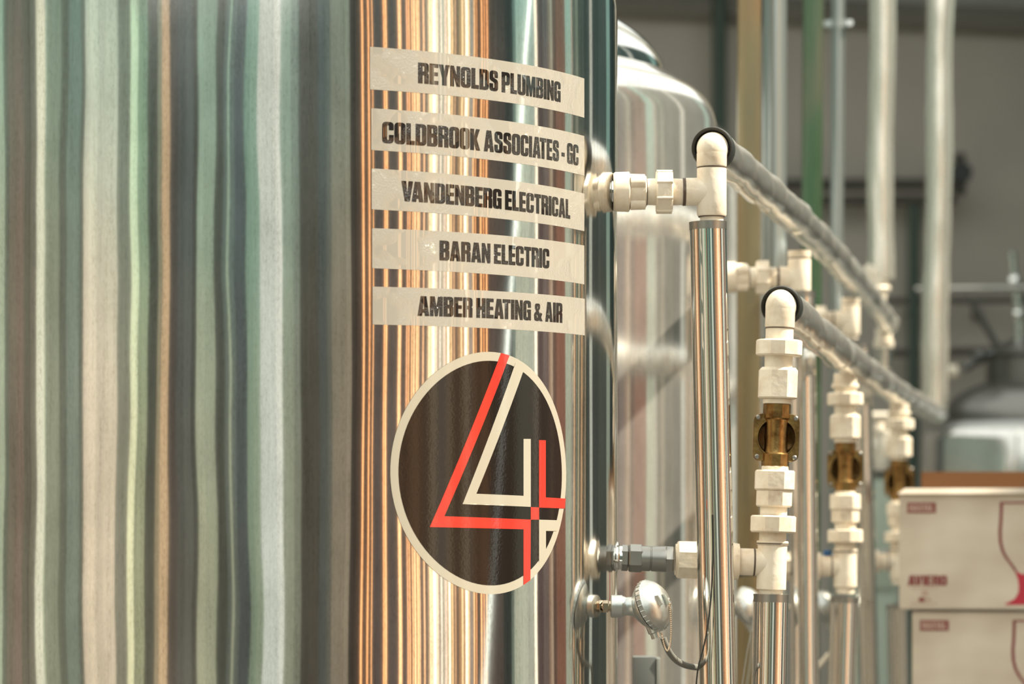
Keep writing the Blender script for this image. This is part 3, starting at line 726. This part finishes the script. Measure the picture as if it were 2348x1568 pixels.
def lower_fittings(loc, elbow, label, rot=0.0, nz=0.0):
    """valve chain above a tee; heights in photo pixels of the first one, 0 = middle of the tee"""
    t = thing('valve_assembly', loc, label, 'valve', 'bronze valve assemblies', rot=(0, rot, 0))
    u = 4.99 / FP; Z = Vector((0, 0, 1)); X = Vector((1, 0, 0)); P = M['pvc']
    def zz(y): return (1290 - y) * u
    def cyl(mb, y0, y1, r, n=40, c=1.5):
        a, b = zz(y1), zz(y0); c *= u
        return mb.lathe([(a, r * u - c), (a + c, r * u), (b - c, r * u), (b, r * u - c)], (0, 0, 0), Z, n)
    # tee with side branch to the tank
    g = cyl(MB(), 1248, 1352, 34); cyl(g, 1240, 1250, 36.5); g.lathe([(-40 * u, 31 * u), (0, 31 * u)], (0, 0, 0), X, 40)
    g.lathe([(-8 * u, 33 * u), (0, 33 * u)], (0, 0, 0), X, 40)
    cyl(g, 1350, 1372, 27)
    g.build('tee', P, t)
    g = MB().lathe([(-43 * u, 31.6 * u), (-39 * u, 31.6 * u)], (0, 0, 0), X, 40).build('joint', M['seam'], t)
    g = MB().lathe([(zz(1249), 36.2 * u), (zz(1246.5), 36.9 * u), (zz(1244), 36.2 * u)], (0, 0, 0), Z, 40)
    g.build('joint', M['seam'], t)
    g = MB().lathe([(-120 * u, 31 * u), (-42 * u, 31 * u)], (0, 0, 0), X, 40)
    g.lathe([(-92 * u, 40 * u), (-90 * u, 43 * u), (-76 * u, 41 * u), (-74 * u, 31 * u)], (0, 0, 0), X, 40)
    g.build('branch_pipe', P, t)
    g = MB(); octa(g, (0, 0, 0), X, -218 * u, -150 * u, 46 * u); g.lathe([(-222 * u, 36 * u), (-120 * u, 33 * u)], (0, 0, 0), X, 32)
    g.build('adapter', P, t)
    # steel nipples and nuts towards the tank
    if True:
        g = MB()
        g.lathe([(-366 * u - nz, 28 * u), (-344 * u, 28 * u)], (0, 0, 0), X, 40)
        g.lathe([(-362 * u - nz, 38 * u), (-354 * u - nz, 37 * u), (-350 * u - nz, 29 * u)], (0, 0, 0), X, 40)
        g.build('tank_nozzle', M['polished'], t)
        g = MB(); octa(g, (0, 0, 0), X, -346 * u, -330 * u, 30 * u, 6); octa(g, (0, 0, 0), X, -329 * u, -297 * u, 32 * u, 6)
        g.lathe([(-300 * u, 29 * u), (-280 * u, 29 * u), (-279 * u, 27.5 * u), (-277 * u, 27.5 * u), (-276 * u, 29 * u), (-243 * u, 30 * u)], (0, 0, 0), X, 32)
        octa(g, (0, 0, 0), X, -245 * u, -226 * u, 34 * u, 6, 0.0)
        g.build('steel_coupling', M['dull'], t)
    # neck and union nut
    cyl(MB(), 1178, 1243, 31).build('lower_neck', P, t)
    g = MB(); octa(g, (0, 0, 0), Z, zz(1221), zz(1182), 52 * u, 10, 0.3)
    g.build('union_nut', P, t)
    # lower stepped adapter
    g = cyl(MB(), 1068, 1082, 31); octa(g, (0, 0, 0), Z, zz(1124), zz(1078), 48 * u, 8, 0.5); octa(g, (0, 0, 0), Z, zz(1162), zz(1122), 43 * u, 8, 0.5)
    cyl(g, 1158, 1182, 31); g.build('lower_adapter', P, t)
    # bronze valve: barrel, round bowls, square flange with four screws
    g = MB()
    octa(g, (0, 0, 0), Z, zz(1072), zz(1038), 32 * u, 10); octa(g, (0, 0, 0), Z, zz(962), zz(924), 32 * u, 10)
    pr = []
    for k in range(17):
        y = 1046 - k / 16 * 96; q = (y - 998) / 48; pr.append((zz(y), (30 - 4 * math.sqrt(max(0, 1 - q * q))) * u))
    g.lathe(pr, (0, 0, 0), Z, 32)
    cy = zz(1003)
    g.lathe([(-28 * u, 12 * u), (-26 * u, 26 * u), (-14 * u, 38 * u), (2 * u, 43 * u)], (0, 0, cy), (0, -1, 0), 48, caps=False)
    g.lathe([(-30 * u, 12 * u), (-28 * u, 29 * u), (-15 * u, 41 * u), (0 * u, 45 * u)], (0, 0, cy), (0, -1, 0), 48, caps=False)
    g.build('valve_body', M['brass'], t)
    nn = 96; hole = [(43 * u * cos(2 * pi * i / nn), 43 * u * sin(2 * pi * i / nn)) for i in range(nn)]
    sq = []
    for i in range(nn):
        a_ = 2 * pi * i / nn; ca, sa = cos(a_), sin(a_)
        p_ = 7.0; q_ = (abs(ca) ** p_ + abs(sa) ** p_) ** (-1 / p_); sq.append((53 * u * ca * q_, 55 * u * sa * q_))
    vs = []; fs = []
    for ring_, y_ in ((sq, 8 * u), (sq, -5 * u), ([(x * .975, z * .975) for x, z in sq], -8 * u), ([(x * 1.07, z * 1.07) for x, z in hole], -8 * u), ([(x * 1.05, z * 1.05) for x, z in hole], -12 * u), ([(x * 1.0, z * 1.0) for x, z in hole], -12 * u), (hole, 8 * u)):
        vs += [(x, y_, cy + z) for x, z in ring_]
    for k in range(7):
        k2 = (k + 1) % 7
        for i in range(nn):
            j = (i + 1) % nn; fs.append((k * nn + i, k * nn + j, k2 * nn + j, k2 * nn + i))
    fl = MB().add(vs, fs)
    fl.build('flange', M['brass'], t)
    for sx in (-1, 1):
        for sz in (-1, 1):
            MB().lathe([(0, 5.5 * u), (3 * u, 5.5 * u), (4.5 * u, 3.5 * u)], (sx * 43 * u, -8 * u, cy + sz * 45 * u), (0, -1, 0), 12).build('screw', M['dull'], t)
    cyl(MB(), 914, 926, 33).build('washer', P, t)
    # upper adapter with step and ribs, neck, nut
    g = MB(); octa(g, (0, 0, 0), Z, zz(914), zz(846), 47 * u, 8, 0.5); octa(g, (0, 0, 0), Z, zz(866), zz(843), 44 * u, 8, 0.5)
    for k in range(4):
        an = pi / 8 + k * pi / 2
        g.box((cos(an) * 40 * u - 5 * u, sin(an) * 40 * u - 5 * u, zz(902)), (cos(an) * 40 * u + 5 * u, sin(an) * 40 * u + 5 * u, zz(874)))
    g.build('upper_adapter', P, t)
    cyl(MB(), 752, 846, 32).build('upper_neck', P, t)
    g = MB(); octa(g, (0, 0, 0), Z, zz(816), zz(779), 53 * u, 10, 0.3); g.build('union_nut', P, t)
    MB().lathe([(zz(753.5), 33.3 * u), (zz(750.5), 33.3 * u)], (0, 0, 0), Z, 32).build('joint', M['seam'], t)
    g = MB()
    if elbow:
        g.lathe([(zz(751), 33 * u), (zz(748), 34 * u), (zz(703), 34 * u)], (0, 0, 0), Z, 40)
        g.ball((0, 0, zz(703)), 34.3 * u, 40, sc=(1, 1, 1.15))
        g.lathe([(-5 * u, 34 * u), (46 * u, 34 * u)], (0, 0, zz(703)), HD, 40)
    else:
        cyl(g, 722, 752, 34); g.lathe([(zz(765), 39 * u), (zz(760), 41 * u), (zz(752), 39 * u)], (0, 0, 0), Z, 40)
    g.build('elbow' if elbow else 'riser_socket', P, t)
    return t
l1 = lower_fittings(LA, True, 'nearest bronze valve assembly between white fittings, its elbow in the lower slanting pipe', -LEAN)
l2 = lower_fittings(W(1938, 1298, 6.42), False, 'second bronze valve assembly back from the camera, with white union nuts', nz=0.03)
l3 = lower_fittings(W(2062, 1288, 7.80), False, 'third bronze valve assembly, partly hidden by the white cartons', nz=0.04)

# white reducer where the first riser meets the upper slanting pipe
t = thing('riser_elbow', W(2010, 640, 8.95), 'rounded white elbow at the foot of the first foil riser', 'pipe fitting')
u = 8.95 / FP
g = MB().ball((-3 * u, 0, 10 * u), 31 * u, 32, sc=(0.95, 1, 1.1)).lathe([(-70 * u, 18 * u), (-40 * u, 23 * u), (-18 * u, 30 * u), (0, 30 * u)], (0, 0, 0), (0, 0, 1), 32)
g.build('body', M['pvc'], t)
g = MB().lathe([(-26 * u, 31 * u), (-22 * u, 33 * u), (-18 * u, 31 * u)], (0, 0, 0), (0, 0, 1), 32).build('collar', M['pvc'], t)
t = thing('drain_pipe', W(2026, 750, 8.9), 'white drop pipe under the first foil riser, seen through the fittings', 'pipe')
MB().lathe([(-95 * u, 20 * u), (-45 * u, 20 * u)], (0, 0, 0), (0, 0, 1), 24).build('lower_length', M['jacket'], t)
MB().lathe([(-48 * u, 21 * u), (-44 * u, 23 * u), (-30 * u, 23 * u), (-28 * u, 19 * u), (10 * u, 19 * u)], (0, 0, 0), (0, 0, 1), 24).build('socket', M['pvc'], t)

# blurred white fittings between the second and third valves
t = thing('pipe_fitting_run', W(2020, 1010, 10.6), 'blurred white elbows on the cabinet, between the second and third bronze valves', 'pipe fitting')
u = 10.6 / FP
g = MB().ball((0, 0, 20 * u), 22 * u, 24).lathe([(-68 * u, 18 * u), (20 * u, 20 * u)], (0, 0, 0), (0, 0, 1), 24).lathe([(-44 * u, 17 * u), (0, 17 * u)], (0, 0, -10 * u), (1, 0, 0.25), 24)
g.build('elbow', M['pvc'], t)
g = MB().lathe([(-28 * u, 9 * u), (26 * u, 9 * u)], (0, 0, 56 * u), (1, 0, 0), 20).build('cross_pipe', M['pvc'], t)

# ------------------------------------------------------------------ temperature heads
def sensor(loc, label, st=0.0):
    t = thing('temperature_head', loc, label, 'sensor', 'round temperature heads on the tanks')
    u = 4.85 / FP; X = Vector((1, 0, 0))
    g = MB(); octa(g, (0, 0, 0), X, -107 * u, -93 * u, 14 * u, 6); g.lathe([(-122 * u - st, 7 * u), (-84 * u, 8 * u)], (0, 0, 0), X, 16)
    octa(g, (0, 0, 0), X, -92 * u, -87 * u, 12 * u, 6)
    g.build('hex_nipple', M['nickel'], t)
    hc = Vector((8 * u, -6 * u, 2 * u))
    ax = Vector((0.80, -0.47, 0.37)).normalized()
    g = MB().lathe([(-88 * u, 23 * u), (-86 * u, 26 * u), (-62 * u, 26 * u), (-60 * u, 24 * u), (-52 * u, 21 * u), (-40 * u, 22 * u), (-24 * u, 30 * u), (-6 * u, 40 * u)], (0, 0, 0), X, 40)
    g.lathe([(-44 * u, 22 * u), (-28 * u, 44 * u), (-14 * u, 56 * u), (-9 * u, 58 * u)], hc, ax, 48, caps=True)
    g.lathe([(0, 17 * u), (58 * u, 15 * u), (60 * u, 12 * u), (72 * u, 12 * u)], hc - ax * 18 * u, Vector((0.34, 0.0, -0.94)), 24)
    g.build('housing', M['cast'], t)
    MB().lathe([(-9 * u, 57 * u), (-6 * u, 57 * u)], hc, ax, 48, caps=True).build('gasket', M['black'], t)
    g = MB().lathe([(-6 * u, 60 * u), (6 * u, 61 * u), (10 * u, 58 * u), (18 * u, 53 * u), (27 * u, 42 * u), (33 * u, 28 * u), (36 * u, 12 * u), (36.5 * u, 0.5 * u)], hc, ax, 56)
    a = ax.cross(Vector((0, 0, 1))).normalized(); b = ax.cross(a)
    for k in range(28):
        an = 2 * pi * k / 28; q = hc + ax * 0 + (a * cos(an) + b * sin(an)) * 60.5 * u
        g.lathe([(-5 * u, 2.2 * u), (5 * u, 2.2 * u)], q, ax, 6)
    g.build('screw_cap', M['cast'], t)
    side = ax.cross(Vector((0.34, 0.0, -0.94))).normalized()
    if side.x < 0: side = -side
    # two upright lugs on the cap
    e1 = ax.cross(Vector((0, 0, 1))).normalized()
    if e1.y > 0: e1 = -e1
    for k in (30, 5):
        c = hc + ax * (28 if k > 20 else 34) * u + e1 * k * u
        g = MB(); dn = Vector((0.34, 0, -0.94)).normalized()
        vs = []
        for e in (-2.5, 2.5):
            for (m1, m2) in ((-15, -6), (15, -6), (11, 13), (-11, 9)):
                vs.append(c + e1 * e * u + dn * m1 * u + ax * m2 * u)
        g.add(vs, [(0, 1, 2, 3), (7, 6, 5, 4), (0, 4, 5, 1), (1, 5, 6, 2), (2, 6, 7, 3), (3, 7, 4, 0)]); g.build('lug', M['cast'], t)
    # bead chain hanging from the cap to the cable outlet
    s = hc + ax * 36 * u - e1 * 13 * u; e = Vector((30 * u, -10 * u, -112 * u))
    pts = bez(s, s + Vector((12 * u, -34 * u, -50 * u)), Vector((46 * u, -50 * u, -165 * u)), Vector((28 * u, -26 * u, -62 * u)), 46)
    g = MB()
    for p in pts: g.ball(p, 2.3 * u, 8)
    g.tube(pts, 0.7 * u, 5)
    g.build('bead_chain', M['nickel'], t, kind='stuff')
    g = MB().ball(s, 5 * u, 12).ball(s + Vector((3 * u, -2 * u, -10 * u)), 4 * u, 10).build('chain_screw', M['nickel'], t)
    return t
S1 = W(1488, 1390, 4.85)
sensor(S1, 'grey domed temperature head with bead chain, nearest one')
sensor(W(1712, 1392, 6.30), 'sunlit pale temperature head, between the nearest upright and the short upright')
sensor(W(1888, 1392, 7.75), 'blurred farthest temperature head left of the second lower upright', 0.02)
u = 4.85 / FP
def cable(name, pts, r, m, label, cat='cable'):
    o = MB().tube(pts, r, 12).build(name, m, None, 60, None, label, cat); return o
pts = bez(W(1521, 1462, 4.85), W(1532, 1500, 4.85), W(1550, 1528, 4.88), W(1600, 1530, 4.975), 18) + bez(W(1600, 1530, 4.975), W(1650, 1532, 5.03), W(1664, 1600, 5.03), W(1664, 1800, 5.03), 12)[1:]
cable('sensor_cable', pts, 0.0048, M['cable'], 'thick grey cable curving from the nearest temperature head behind the foil upright')
pts = bez(W(1634, 1180, 4.875), W(1637, 1330, 4.875), W(1630, 1440, 4.875), W(1603, 1520, 4.87), 18) + bez(W(1603, 1520, 4.87), W(1592, 1570, 4.87), W(1594, 1640, 4.87), W(1600, 1760, 4.87), 8)[1:]
cable('thin_wire', pts, 0.0012, M['black'], 'thin black wire lying along the nearest foil upright', 'wire')
pts = bez(W(1722, 1452, 6.3), W(1726, 1490, 6.3), W(1718, 1540, 6.3), W(1700, 1640, 6.3), 14)
cable('thin_wire', pts, 0.0016, M['conduit'], 'thin pale wire hanging from the sunlit temperature head', 'wire')
pts = bez(W(1732, 1568, 4.955), W(1738, 1520, 4.955), W(1748, 1480, 4.96), W(1754, 1400, 4.96), 10)
pts = [W(1727, 1420, 5.6), W(1712, 1500, 5.6), W(1700, 1580, 5.6), W(1692, 1700, 5.6)]
cable('thin_wire', pts, 0.0010, M['conduit'], 'thin pale wire slanting down left of the short foil upright', 'wire')
pts = [W(1902, 1498, 7.2), W(1874, 1530, 7.2), W(1850, 1560, 7.2), W(1820, 1640, 7.2)]
cable('pale_hose', pts, 0.0052, M['pvc'], 'pale hose slanting down between the second and middle uprights', 'hose')

# ------------------------------------------------------------------ struts and conduits
def strut(px0, px1, py1, Y, wd, m, label, dz=0.041):
    a, b = foot(px0, 0, px1, Y); k = (4.98 - b.z) / (a.z - b.z); top = b.lerp(a, k); L = top - b
    t = thing('strut_channel', b, label, 'strut')
    h = wd / 2; th = 0.004
    q = 0.004
    prof = [(-h, q), (-h + q * .3, q * .3), (-h + q, 0), (h - q, 0), (h - q * .3, q * .3), (h, q), (h, dz), (h * 0.5, dz), (h * 0.5, dz - 0.008), (h - th, dz - 0.008), (h - th, th), (-h + th, th), (-h + th, dz - 0.008), (-h * 0.5, dz - 0.008), (-h * 0.5, dz), (-h, dz)]
    n = len(prof); vs = [(x, y, 0) for x, y in prof] + [(x + L.x, y + L.y, L.z) for x, y in prof]
    # open side turned to the right-rear; flat back to the camera
    fs = [(i, (i + 1) % n, n + (i + 1) % n, n + i) for i in range(n)]
    MB().add(vs, fs).build('channel', m, t)
    return t
strut(1719, 1716, 0, 6.9, 0.048, M['olive'], 'olive-gold steel strut channel behind the upper slanting pipe')
strut(1866, 1856, 0, 8.3, 0.050, M['green'], 'green-tinted steel strut channel between the two grey conduits')
def conduit(px0, px1, Y, r, label):
    a, b = foot(px0, 0, px1, Y); k = (4.98 - b.z) / (a.z - b.z); top = b.lerp(a, k)
    t = thing('conduit', b, label, 'conduit')
    MB().lathe([(0, r), ((top - b).length, r)], (0, 0, 0), top - b, 36).build('tube', M['conduit'], t)
    return t, b
c1, _ = conduit(1777, 1774, 7.05, 0.0255, 'thick grey conduit beside the olive strut')
c2, b2 = conduit(1922, 1912, 8.5, 0.0170, 'thin grey conduit with a bolted clamp near its top')
q = W(1920, 56, 8.5) - b2
g = MB().lathe([(-0.013, 0.024), (0.013, 0.024)], q, (0, 0, 1), 24).box((q.x - 0.036, q.y - 0.018, q.z - 0.008), (q.x + 0.036, q.y - 0.006, q.z + 0.008))
g.build('clamp', M['conduit'], c2)
MB().lathe([(0, 0.008), (0.02, 0.008)], (q.x + 0.03, q.y - 0.03, q.z), (0, 1, 0), 12).build('clamp_bolt', M['polished'], c2)
c3, _ = conduit(1997, 1997, 8.75, 0.010, 'narrow grey tube left of the first foil riser, low down') if False else (None, None)

# ------------------------------------------------------------------ things on and before the far wall
def wallpipe(p, q, r, m, name, label, cat='pipe'):
    p = Vector(p); q = Vector(q)
    return MB().lathe([(0, r), ((q - p).length, r)], p, q - p, 16).build(name, m, None, 35, None, label, cat)
Yw = 15.85
M['wallpipe'] = mat('dark_pipe_paint', (0.075, 0.068, 0.055), 0.6)
M['wallgreen'] = mat('dark_green_pipe_paint', (0.055, 0.085, 0.065), 0.6)
wallpipe(W(1650, -100, Yw), W(1648, 1700, Yw), 0.036, M['wallgreen'], 'wall_pipe', 'dark green vertical pipe on the grey far wall left of the struts')
wallpipe(W(1640, 424, Yw), W(2190, 422, Yw), 0.030, M['wallpipe'], 'wall_pipe', 'upper of two dark horizontal pipes on the far wall')
wallpipe(W(1640, 462, Yw), W(2190, 458, Yw), 0.024, M['wallpipe'], 'wall_pipe', 'lower of two dark horizontal pipes on the far wall')
wallpipe(W(2096, 470, Yw), W(2092, 1700, Yw), 0.030, M['wallgreen'], 'wall_pipe', 'dim vertical pipe on the far wall behind the second foil riser')
t = thing('wall_valve', W(2200, 400, 15.7), 'dark valve body on the far wall right of the second foil riser', 'valve')
MB().lathe([(-0.10, 0.03), (0.10, 0.03)], (0, 0, 0), (0, 0, 1), 16).ball((0, 0, 0), 0.055, 16).build('body', M['wallpipe'], t)
MB().lathe([(0, 0.05), (0.02, 0.05)], (0, -0.07, 0.0), (0, -1, 0), 20).build('handwheel', M['black'], t)
MB().lathe([(0, 0.01), (0.07, 0.01)], (0, 0, 0), (0, -1, 0), 8).build('stem', M['black'], t)
wallpipe(W(2010, 691, Yw), W(2420, 686, Yw), 0.016, M['wallpipe'], 'wall_rail', 'dark rail along the far wall above the rear tank', 'rail')
wallpipe(W(2010, 810, Yw), W(2420, 803, Yw), 0.020, M['wallpipe'], 'wall_rail', 'lower dark rail on the far wall behind the rear tank', 'rail')
for px, py, lab in ((2088, 718, 'small round black plug on the far wall between the foil risers'), (2238, 721, 'small round black plug on the far wall above the rear tank')):
    MB().lathe([(0, 0.022), (0.03, 0.026), (0.05, 0.015)], W(px, py, 15.98), (0, -1, 0), 16).build('wall_plug', M['black'], None, 35, None, lab, 'plug')
M['trim'] = mat('trim_paint', (0.22, 0.21, 0.185), 0.7)
# eaves beam, sloping slightly
a, b = W(1380, 2, 15.9), W(2420, 48, 15.9)
MB().tube([a, b], 0.055, 4).build('trim_1', M['trim'], kind='structure')
vs = [W(1200, -8, 15.97), W(2450, 46, 15.97), W(2450, -300, 15.97), W(1200, -300, 15.97)]
MB().add([v for v in vs] + [v + Vector((0, 0.05, 0)) for v in vs], [(0, 1, 2, 3), (4, 7, 6, 5), (0, 4, 5, 1), (1, 5, 6, 2), (2, 6, 7, 3), (3, 7, 4, 0)]).build('trim_2', M['farteal'], kind='structure')

M['greydome'] = mat('weathered_steel', (0.20, 0.195, 0.18), 0.38, 1.0)
# rear tank with manway and fittings
RT = W(2345, 1010, 12.0)
t = thing('small_tank', (RT.x, RT.y, 0), 'blurred domed steel tank at the back right, above the cartons', 'tank')
r = 0.365
zt = CZ + (HY - 1010) / FP * 12
MB().lathe([(0.5, r)] + [(0.5 + (zt - 0.5) * k / 8 + 0.0001, r) for k in range(9)] + [(zt + 0.02, r * 0.985), (zt + 0.035, r * 0.95)], n=96, caps=False).build('body', M['tank2'], t)
MB().lathe([(zt + 0.03, r * 0.96), (zt + 0.045, r * 0.94), (zt + 0.060, r * 0.90)], n=96, caps=False).build('shoulder_rim', M['dull'], t)
MB().lathe([(zt + 0.060, r * 0.90)] + [(zt + 0.075 + 0.155 * sin(radians(90) * k / 14), max(0.002, 0.82 * r * cos(radians(90) * k / 14))) for k in range(15)], n=96, caps=False).build('dome', M['greydome'], t)
MB().lathe([(zt + 0.14, 0.135), (zt + 0.30, 0.135), (zt + 0.31, 0.155), (zt + 0.335, 0.155), (zt + 0.345, 0.12), (zt + 0.37, 0.05)], n=48).build('manway_neck', M['greydome'], t)
for k in range(3):
    a = radians(90 + 120 * k); MB().lathe([(0, 0.03), (0.5, 0.03)], (0.26 * cos(a), 0.26 * sin(a), 0), n=16).build('leg', M['polished'], t)
top = zt + 0.36
MB().tube([(-0.015, -0.02, top - 0.03), (-0.02, -0.02, top + 0.13), (-0.035, -0.02, top + 0.22), (-0.045, -0.02, top + 0.33)], [0.018, 0.016, 0.014, 0.015], 16).ball((-0.035, -0.02, top + 0.22), 0.026, 12).ball((-0.02, -0.02, top + 0.10), 0.024, 12).build('vent_pipe', M['polished'], t)
MB().tube([(-0.40, -0.05, top + 0.19), (0.3, -0.05, top + 0.20)], 0.010, 10).build('cross_pipe', M['dull'], t)
MB().tube([(-0.13, -0.16, top - 0.05), (-0.19, -0.18, top - 0.07), (-0.24, -0.18, top - 0.11)], [0.014, 0.018, 0.014], 12).ball((-0.185, -0.18, top - 0.065), 0.028, 12).build('side_port', M['darkmetal'], t)
MB().lathe([(0, 0.024), (0.03, 0.026)], (-0.265, -0.19, top - 0.115), (-1, 0, -0.2), 16).build('port_cap', M['pvc'], t)
MB().lathe([(0, 0.012), (0.22, 0.012)], (-0.10, -0.05, top - 0.02), (-0.5, 0, 0.85), 12).build('lever', M['darkmetal'], t)

# pale green cabinet between the second and third valves
t = thing('cabinet', W(2016, 1200, 10.4), 'pale green-grey cabinet glimpsed between the second and third valves', 'cabinet')
M['pale'] = mat('pale_green_paint', (0.42, 0.50, 0.42), 0.5)
cb = W(2016, 1200, 10.4); u = 10.4 / FP
MB().box((-42 * u, 0, -cb.z + 0.08), (42 * u, 0.4, 112 * u), bev=0.006).build('body', M['pale'], t)
MB().box((-36 * u, -0.012, -150 * u), (36 * u, 0.0, 100 * u), bev=0.004).build('door', M['pale'], t)
MB().box((-44 * u, -0.02, 112 * u), (44 * u, 0.42, 122 * u), bev=0.003).build('top_panel', M['darkmetal'], t)
MB().box((-36 * u, -0.018, -92 * u), (36 * u, -0.012, -60 * u), bev=0.002).build('vent_panel', M['dull'], t)
MB().box((-42 * u, 0, -cb.z), (42 * u, 0.4, -cb.z + 0.08)).build('plinth', M['darkmetal'], t)
# small blue tag behind the second assembly
u = 4.99 / FP
MB().lathe([(31 * u, 12 * u), (46 * u, 12 * u), (48 * u, 9 * u)], (-52 * u, 0, 0), (0, 0, 1), 20).build('blue_cap', mat('blue_plastic', (0.02, 0.10, 0.26), 0.4), l2, label='small blue plastic cap')

# grey panel bolted to the second tank's lower side
t = thing('control_box', W(1482, 1630, 5.42), 'small grey box low between the first two tanks, under the temperature head', 'box')
M['slate'] = mat('slate_paint', (0.10, 0.115, 0.115), 0.45)
u = 5.42 / FP
MB().box((-31 * u, 0, -120 * u), (23 * u, 0.05, 125 * u), bev=0.003).build('body', M['slate'], t)
MB().box((23 * u, -0.004, -120 * u), (33 * u, 0.05, 122 * u), bev=0.002).build('side_strip', M['conduit'], t)
MB().box((-8 * u, 0.05, -40 * u), (8 * u, 0.55, -10 * u)).build('bracket', M['dull'], t)

# ------------------------------------------------------------------ white cartons
def carton(loc, label, top_open, dx=0.0):
    t = thing('carton', loc, label, 'box', 'white glassware cartons', rot=(0, 0, radians(-7.5)))
    wd, dp, ht = 0.46, 0.30, 0.250; th = 0.004
    g = MB()
    bow = 0.006
    # front wall bulges very slightly; four walls and a bottom
    g.box((0, 0, 0), (wd, th, ht)).box((0, dp - th, 0), (wd, dp, ht)).box((0, th, 0), (th, dp - th, ht)).box((wd - th, th, 0), (wd, dp - th, ht)).box((0, 0, 0), (wd, dp, th))
    if not top_open: g.box((0, 0, ht - th), (wd, dp, ht))
    g.build('walls', M['box'], t)
    if top_open:
        vs = [(-0.004, -0.010, ht - 0.002), (wd, -0.010, ht - 0.002), (wd, -0.004, ht + 0.010), (0.012, -0.004, ht + 0.010), (0.0, 0.002, ht), (wd, 0.002, ht)]
        MB().add(vs, [(0, 1, 2, 3), (3, 2, 5, 4), (0, 4, 5, 1), (0, 3, 4), (1, 5, 2)]).build('front_flap', M['box'], t, label='pale folded-over front flap')
        MB().box((0.045, dp - 0.004, ht), (wd, dp, ht + 0.052)).build('back_flap', M['carton'], t, label='brown inside of the raised back flap')
    # printing on the front
    e = -0.0008
    def flat(loops, name, m, off=0.0):
        return merged_wrap([loops], (lambda x, y, o: (x, -o, y)), name, m, t, 0.0010 + off, 5.0)
    def letters(txt, x0, x1, z0, z1, name, m, off=0.0):
        ls, tw = text_loops(txt); sx = (x1 - x0) / tw; sz = (z1 - z0)
        ls = [[[(x0 + a * sx, z0 + b * sz) for a, b in l] for l in lp] for lp in ls]
        return merged_wrap(ls, (lambda x, y, o: (x, -o, y)), name, m, t, 0.0010 + off, 5.0)
    k = 7.0 / FP
    flat([[(18 * k, ht - 46 * k), (83 * k, ht - 46 * k), (83 * k, ht - 22 * k), (18 * k, ht - 22 * k)]], 'logo_patch', M['maroon'])
    letters('RASTAL', 23 * k, 78 * k, ht - 42 * k, ht - 26 * k, 'logo_lettering', M['faint'], 0.0006)
    letters('AVIERO', 20 * k, 108 * k, 56 * k, 79 * k, 'name_lettering', M['maroon'])
    flat([[(26 * k, 49 * k), (88 * k, 49 * k), (88 * k, 50.5 * k), (26 * k, 50.5 * k)]], 'print_rule', M['faint'])
    flat([[(26 * k, 14 * k), (88 * k, 14 * k), (88 * k, 15.5 * k), (26 * k, 15.5 * k)]], 'print_rule', M['faint'])
    flat([[(51 * k, 33 * k), (65 * k, 33 * k), (65 * k, 44 * k), (51 * k, 44 * k)]], 'print_mark', M['faint'])
    flat([rp([(44 * k, 19 * k, 3 * k), (58 * k, 19 * k, 3 * k), (58 * k, 28 * k, 3 * k), (44 * k, 28 * k, 3 * k)])], 'print_mark', M['maroon'])
    flat([[(60 * k, 21 * k), (72 * k, 21 * k), (72 * k, 26 * k), (60 * k, 26 * k)]], 'print_mark', M['faint'])
    # wine glass outline: bowl line, stem and foot
    X0 = 228; L = [(0, 245), (0, 232), (-1, 205), (-3, 180), (-2, 155), (3, 135), (12, 118), (22, 105), (31, 92), (38, 82)]
    cx = 292
    outer = [(X0 + x, y) for x, y in L]; inner = [(X0 + x + 7, y + (0 if y < 240 else 0)) for x, y in L]
    inner = [(x, y) for x, y in inner if y > 84]
    right = lambda pts: [(2 * cx - x, y) for x, y in pts]
    band = outer + list(reversed(inner))
    flat([[(x * k, y * k) for x, y in band]], 'glass_outline', M['maroon'])
    flat([[(x * k, y * k) for x, y in right(band)]], 'glass_outline', M['maroon'])
    flat([[(X0 * k, 243 * k), ((2 * cx - X0) * k, 243 * k), ((2 * cx - X0) * k, 247 * k), (X0 * k, 247 * k)]], 'glass_outline', M['maroon'])
    st = [(X0 + 31, 92), (X0 + 36, 84), (X0 + 41, 70), (X0 + 43, 55), (X0 + 42, 40), (X0 + 34, 26), (X0 + 20, 18), (X0 + 12, 15), (X0 + 12, 12)]
    rr_ = [(2 * cx - x, y) for x, y in st]
    topl = [(X0 + 50, 82), (2 * cx - X0 - 50, 82)]
    flat([[(x * k, y * k) for x, y in st + list(reversed(rr_)) + list(reversed(topl))]], 'glass_stem', M['crimson'])
    return t
CB = W(2062, 1398, 7.0)
carton(CB, 'upper white glassware carton, open, with a brown flap standing up', True)
c2_ = carton((CB.x + 0.028, CB.y + 0.004, CB.z - 0.2515), 'lower white glassware carton under the open one', False)
t = thing('trolley', (CB.x - 0.05, CB.y - 0.02, 0), 'low steel trolley carrying the white cartons, below the frame', 'trolley')
zt = CB.z - 0.2520
MB().box((0, 0, zt - 0.03), (0.60, 0.36, zt), bev=0.003).build('deck', M['dull'], t)
for x in (0.03, 0.57):
    for y in (0.03, 0.33): MB().lathe([(0, 0.015), (zt - 0.03, 0.015)], (x, y, 0), n=12).build('leg', M['dull'], t)
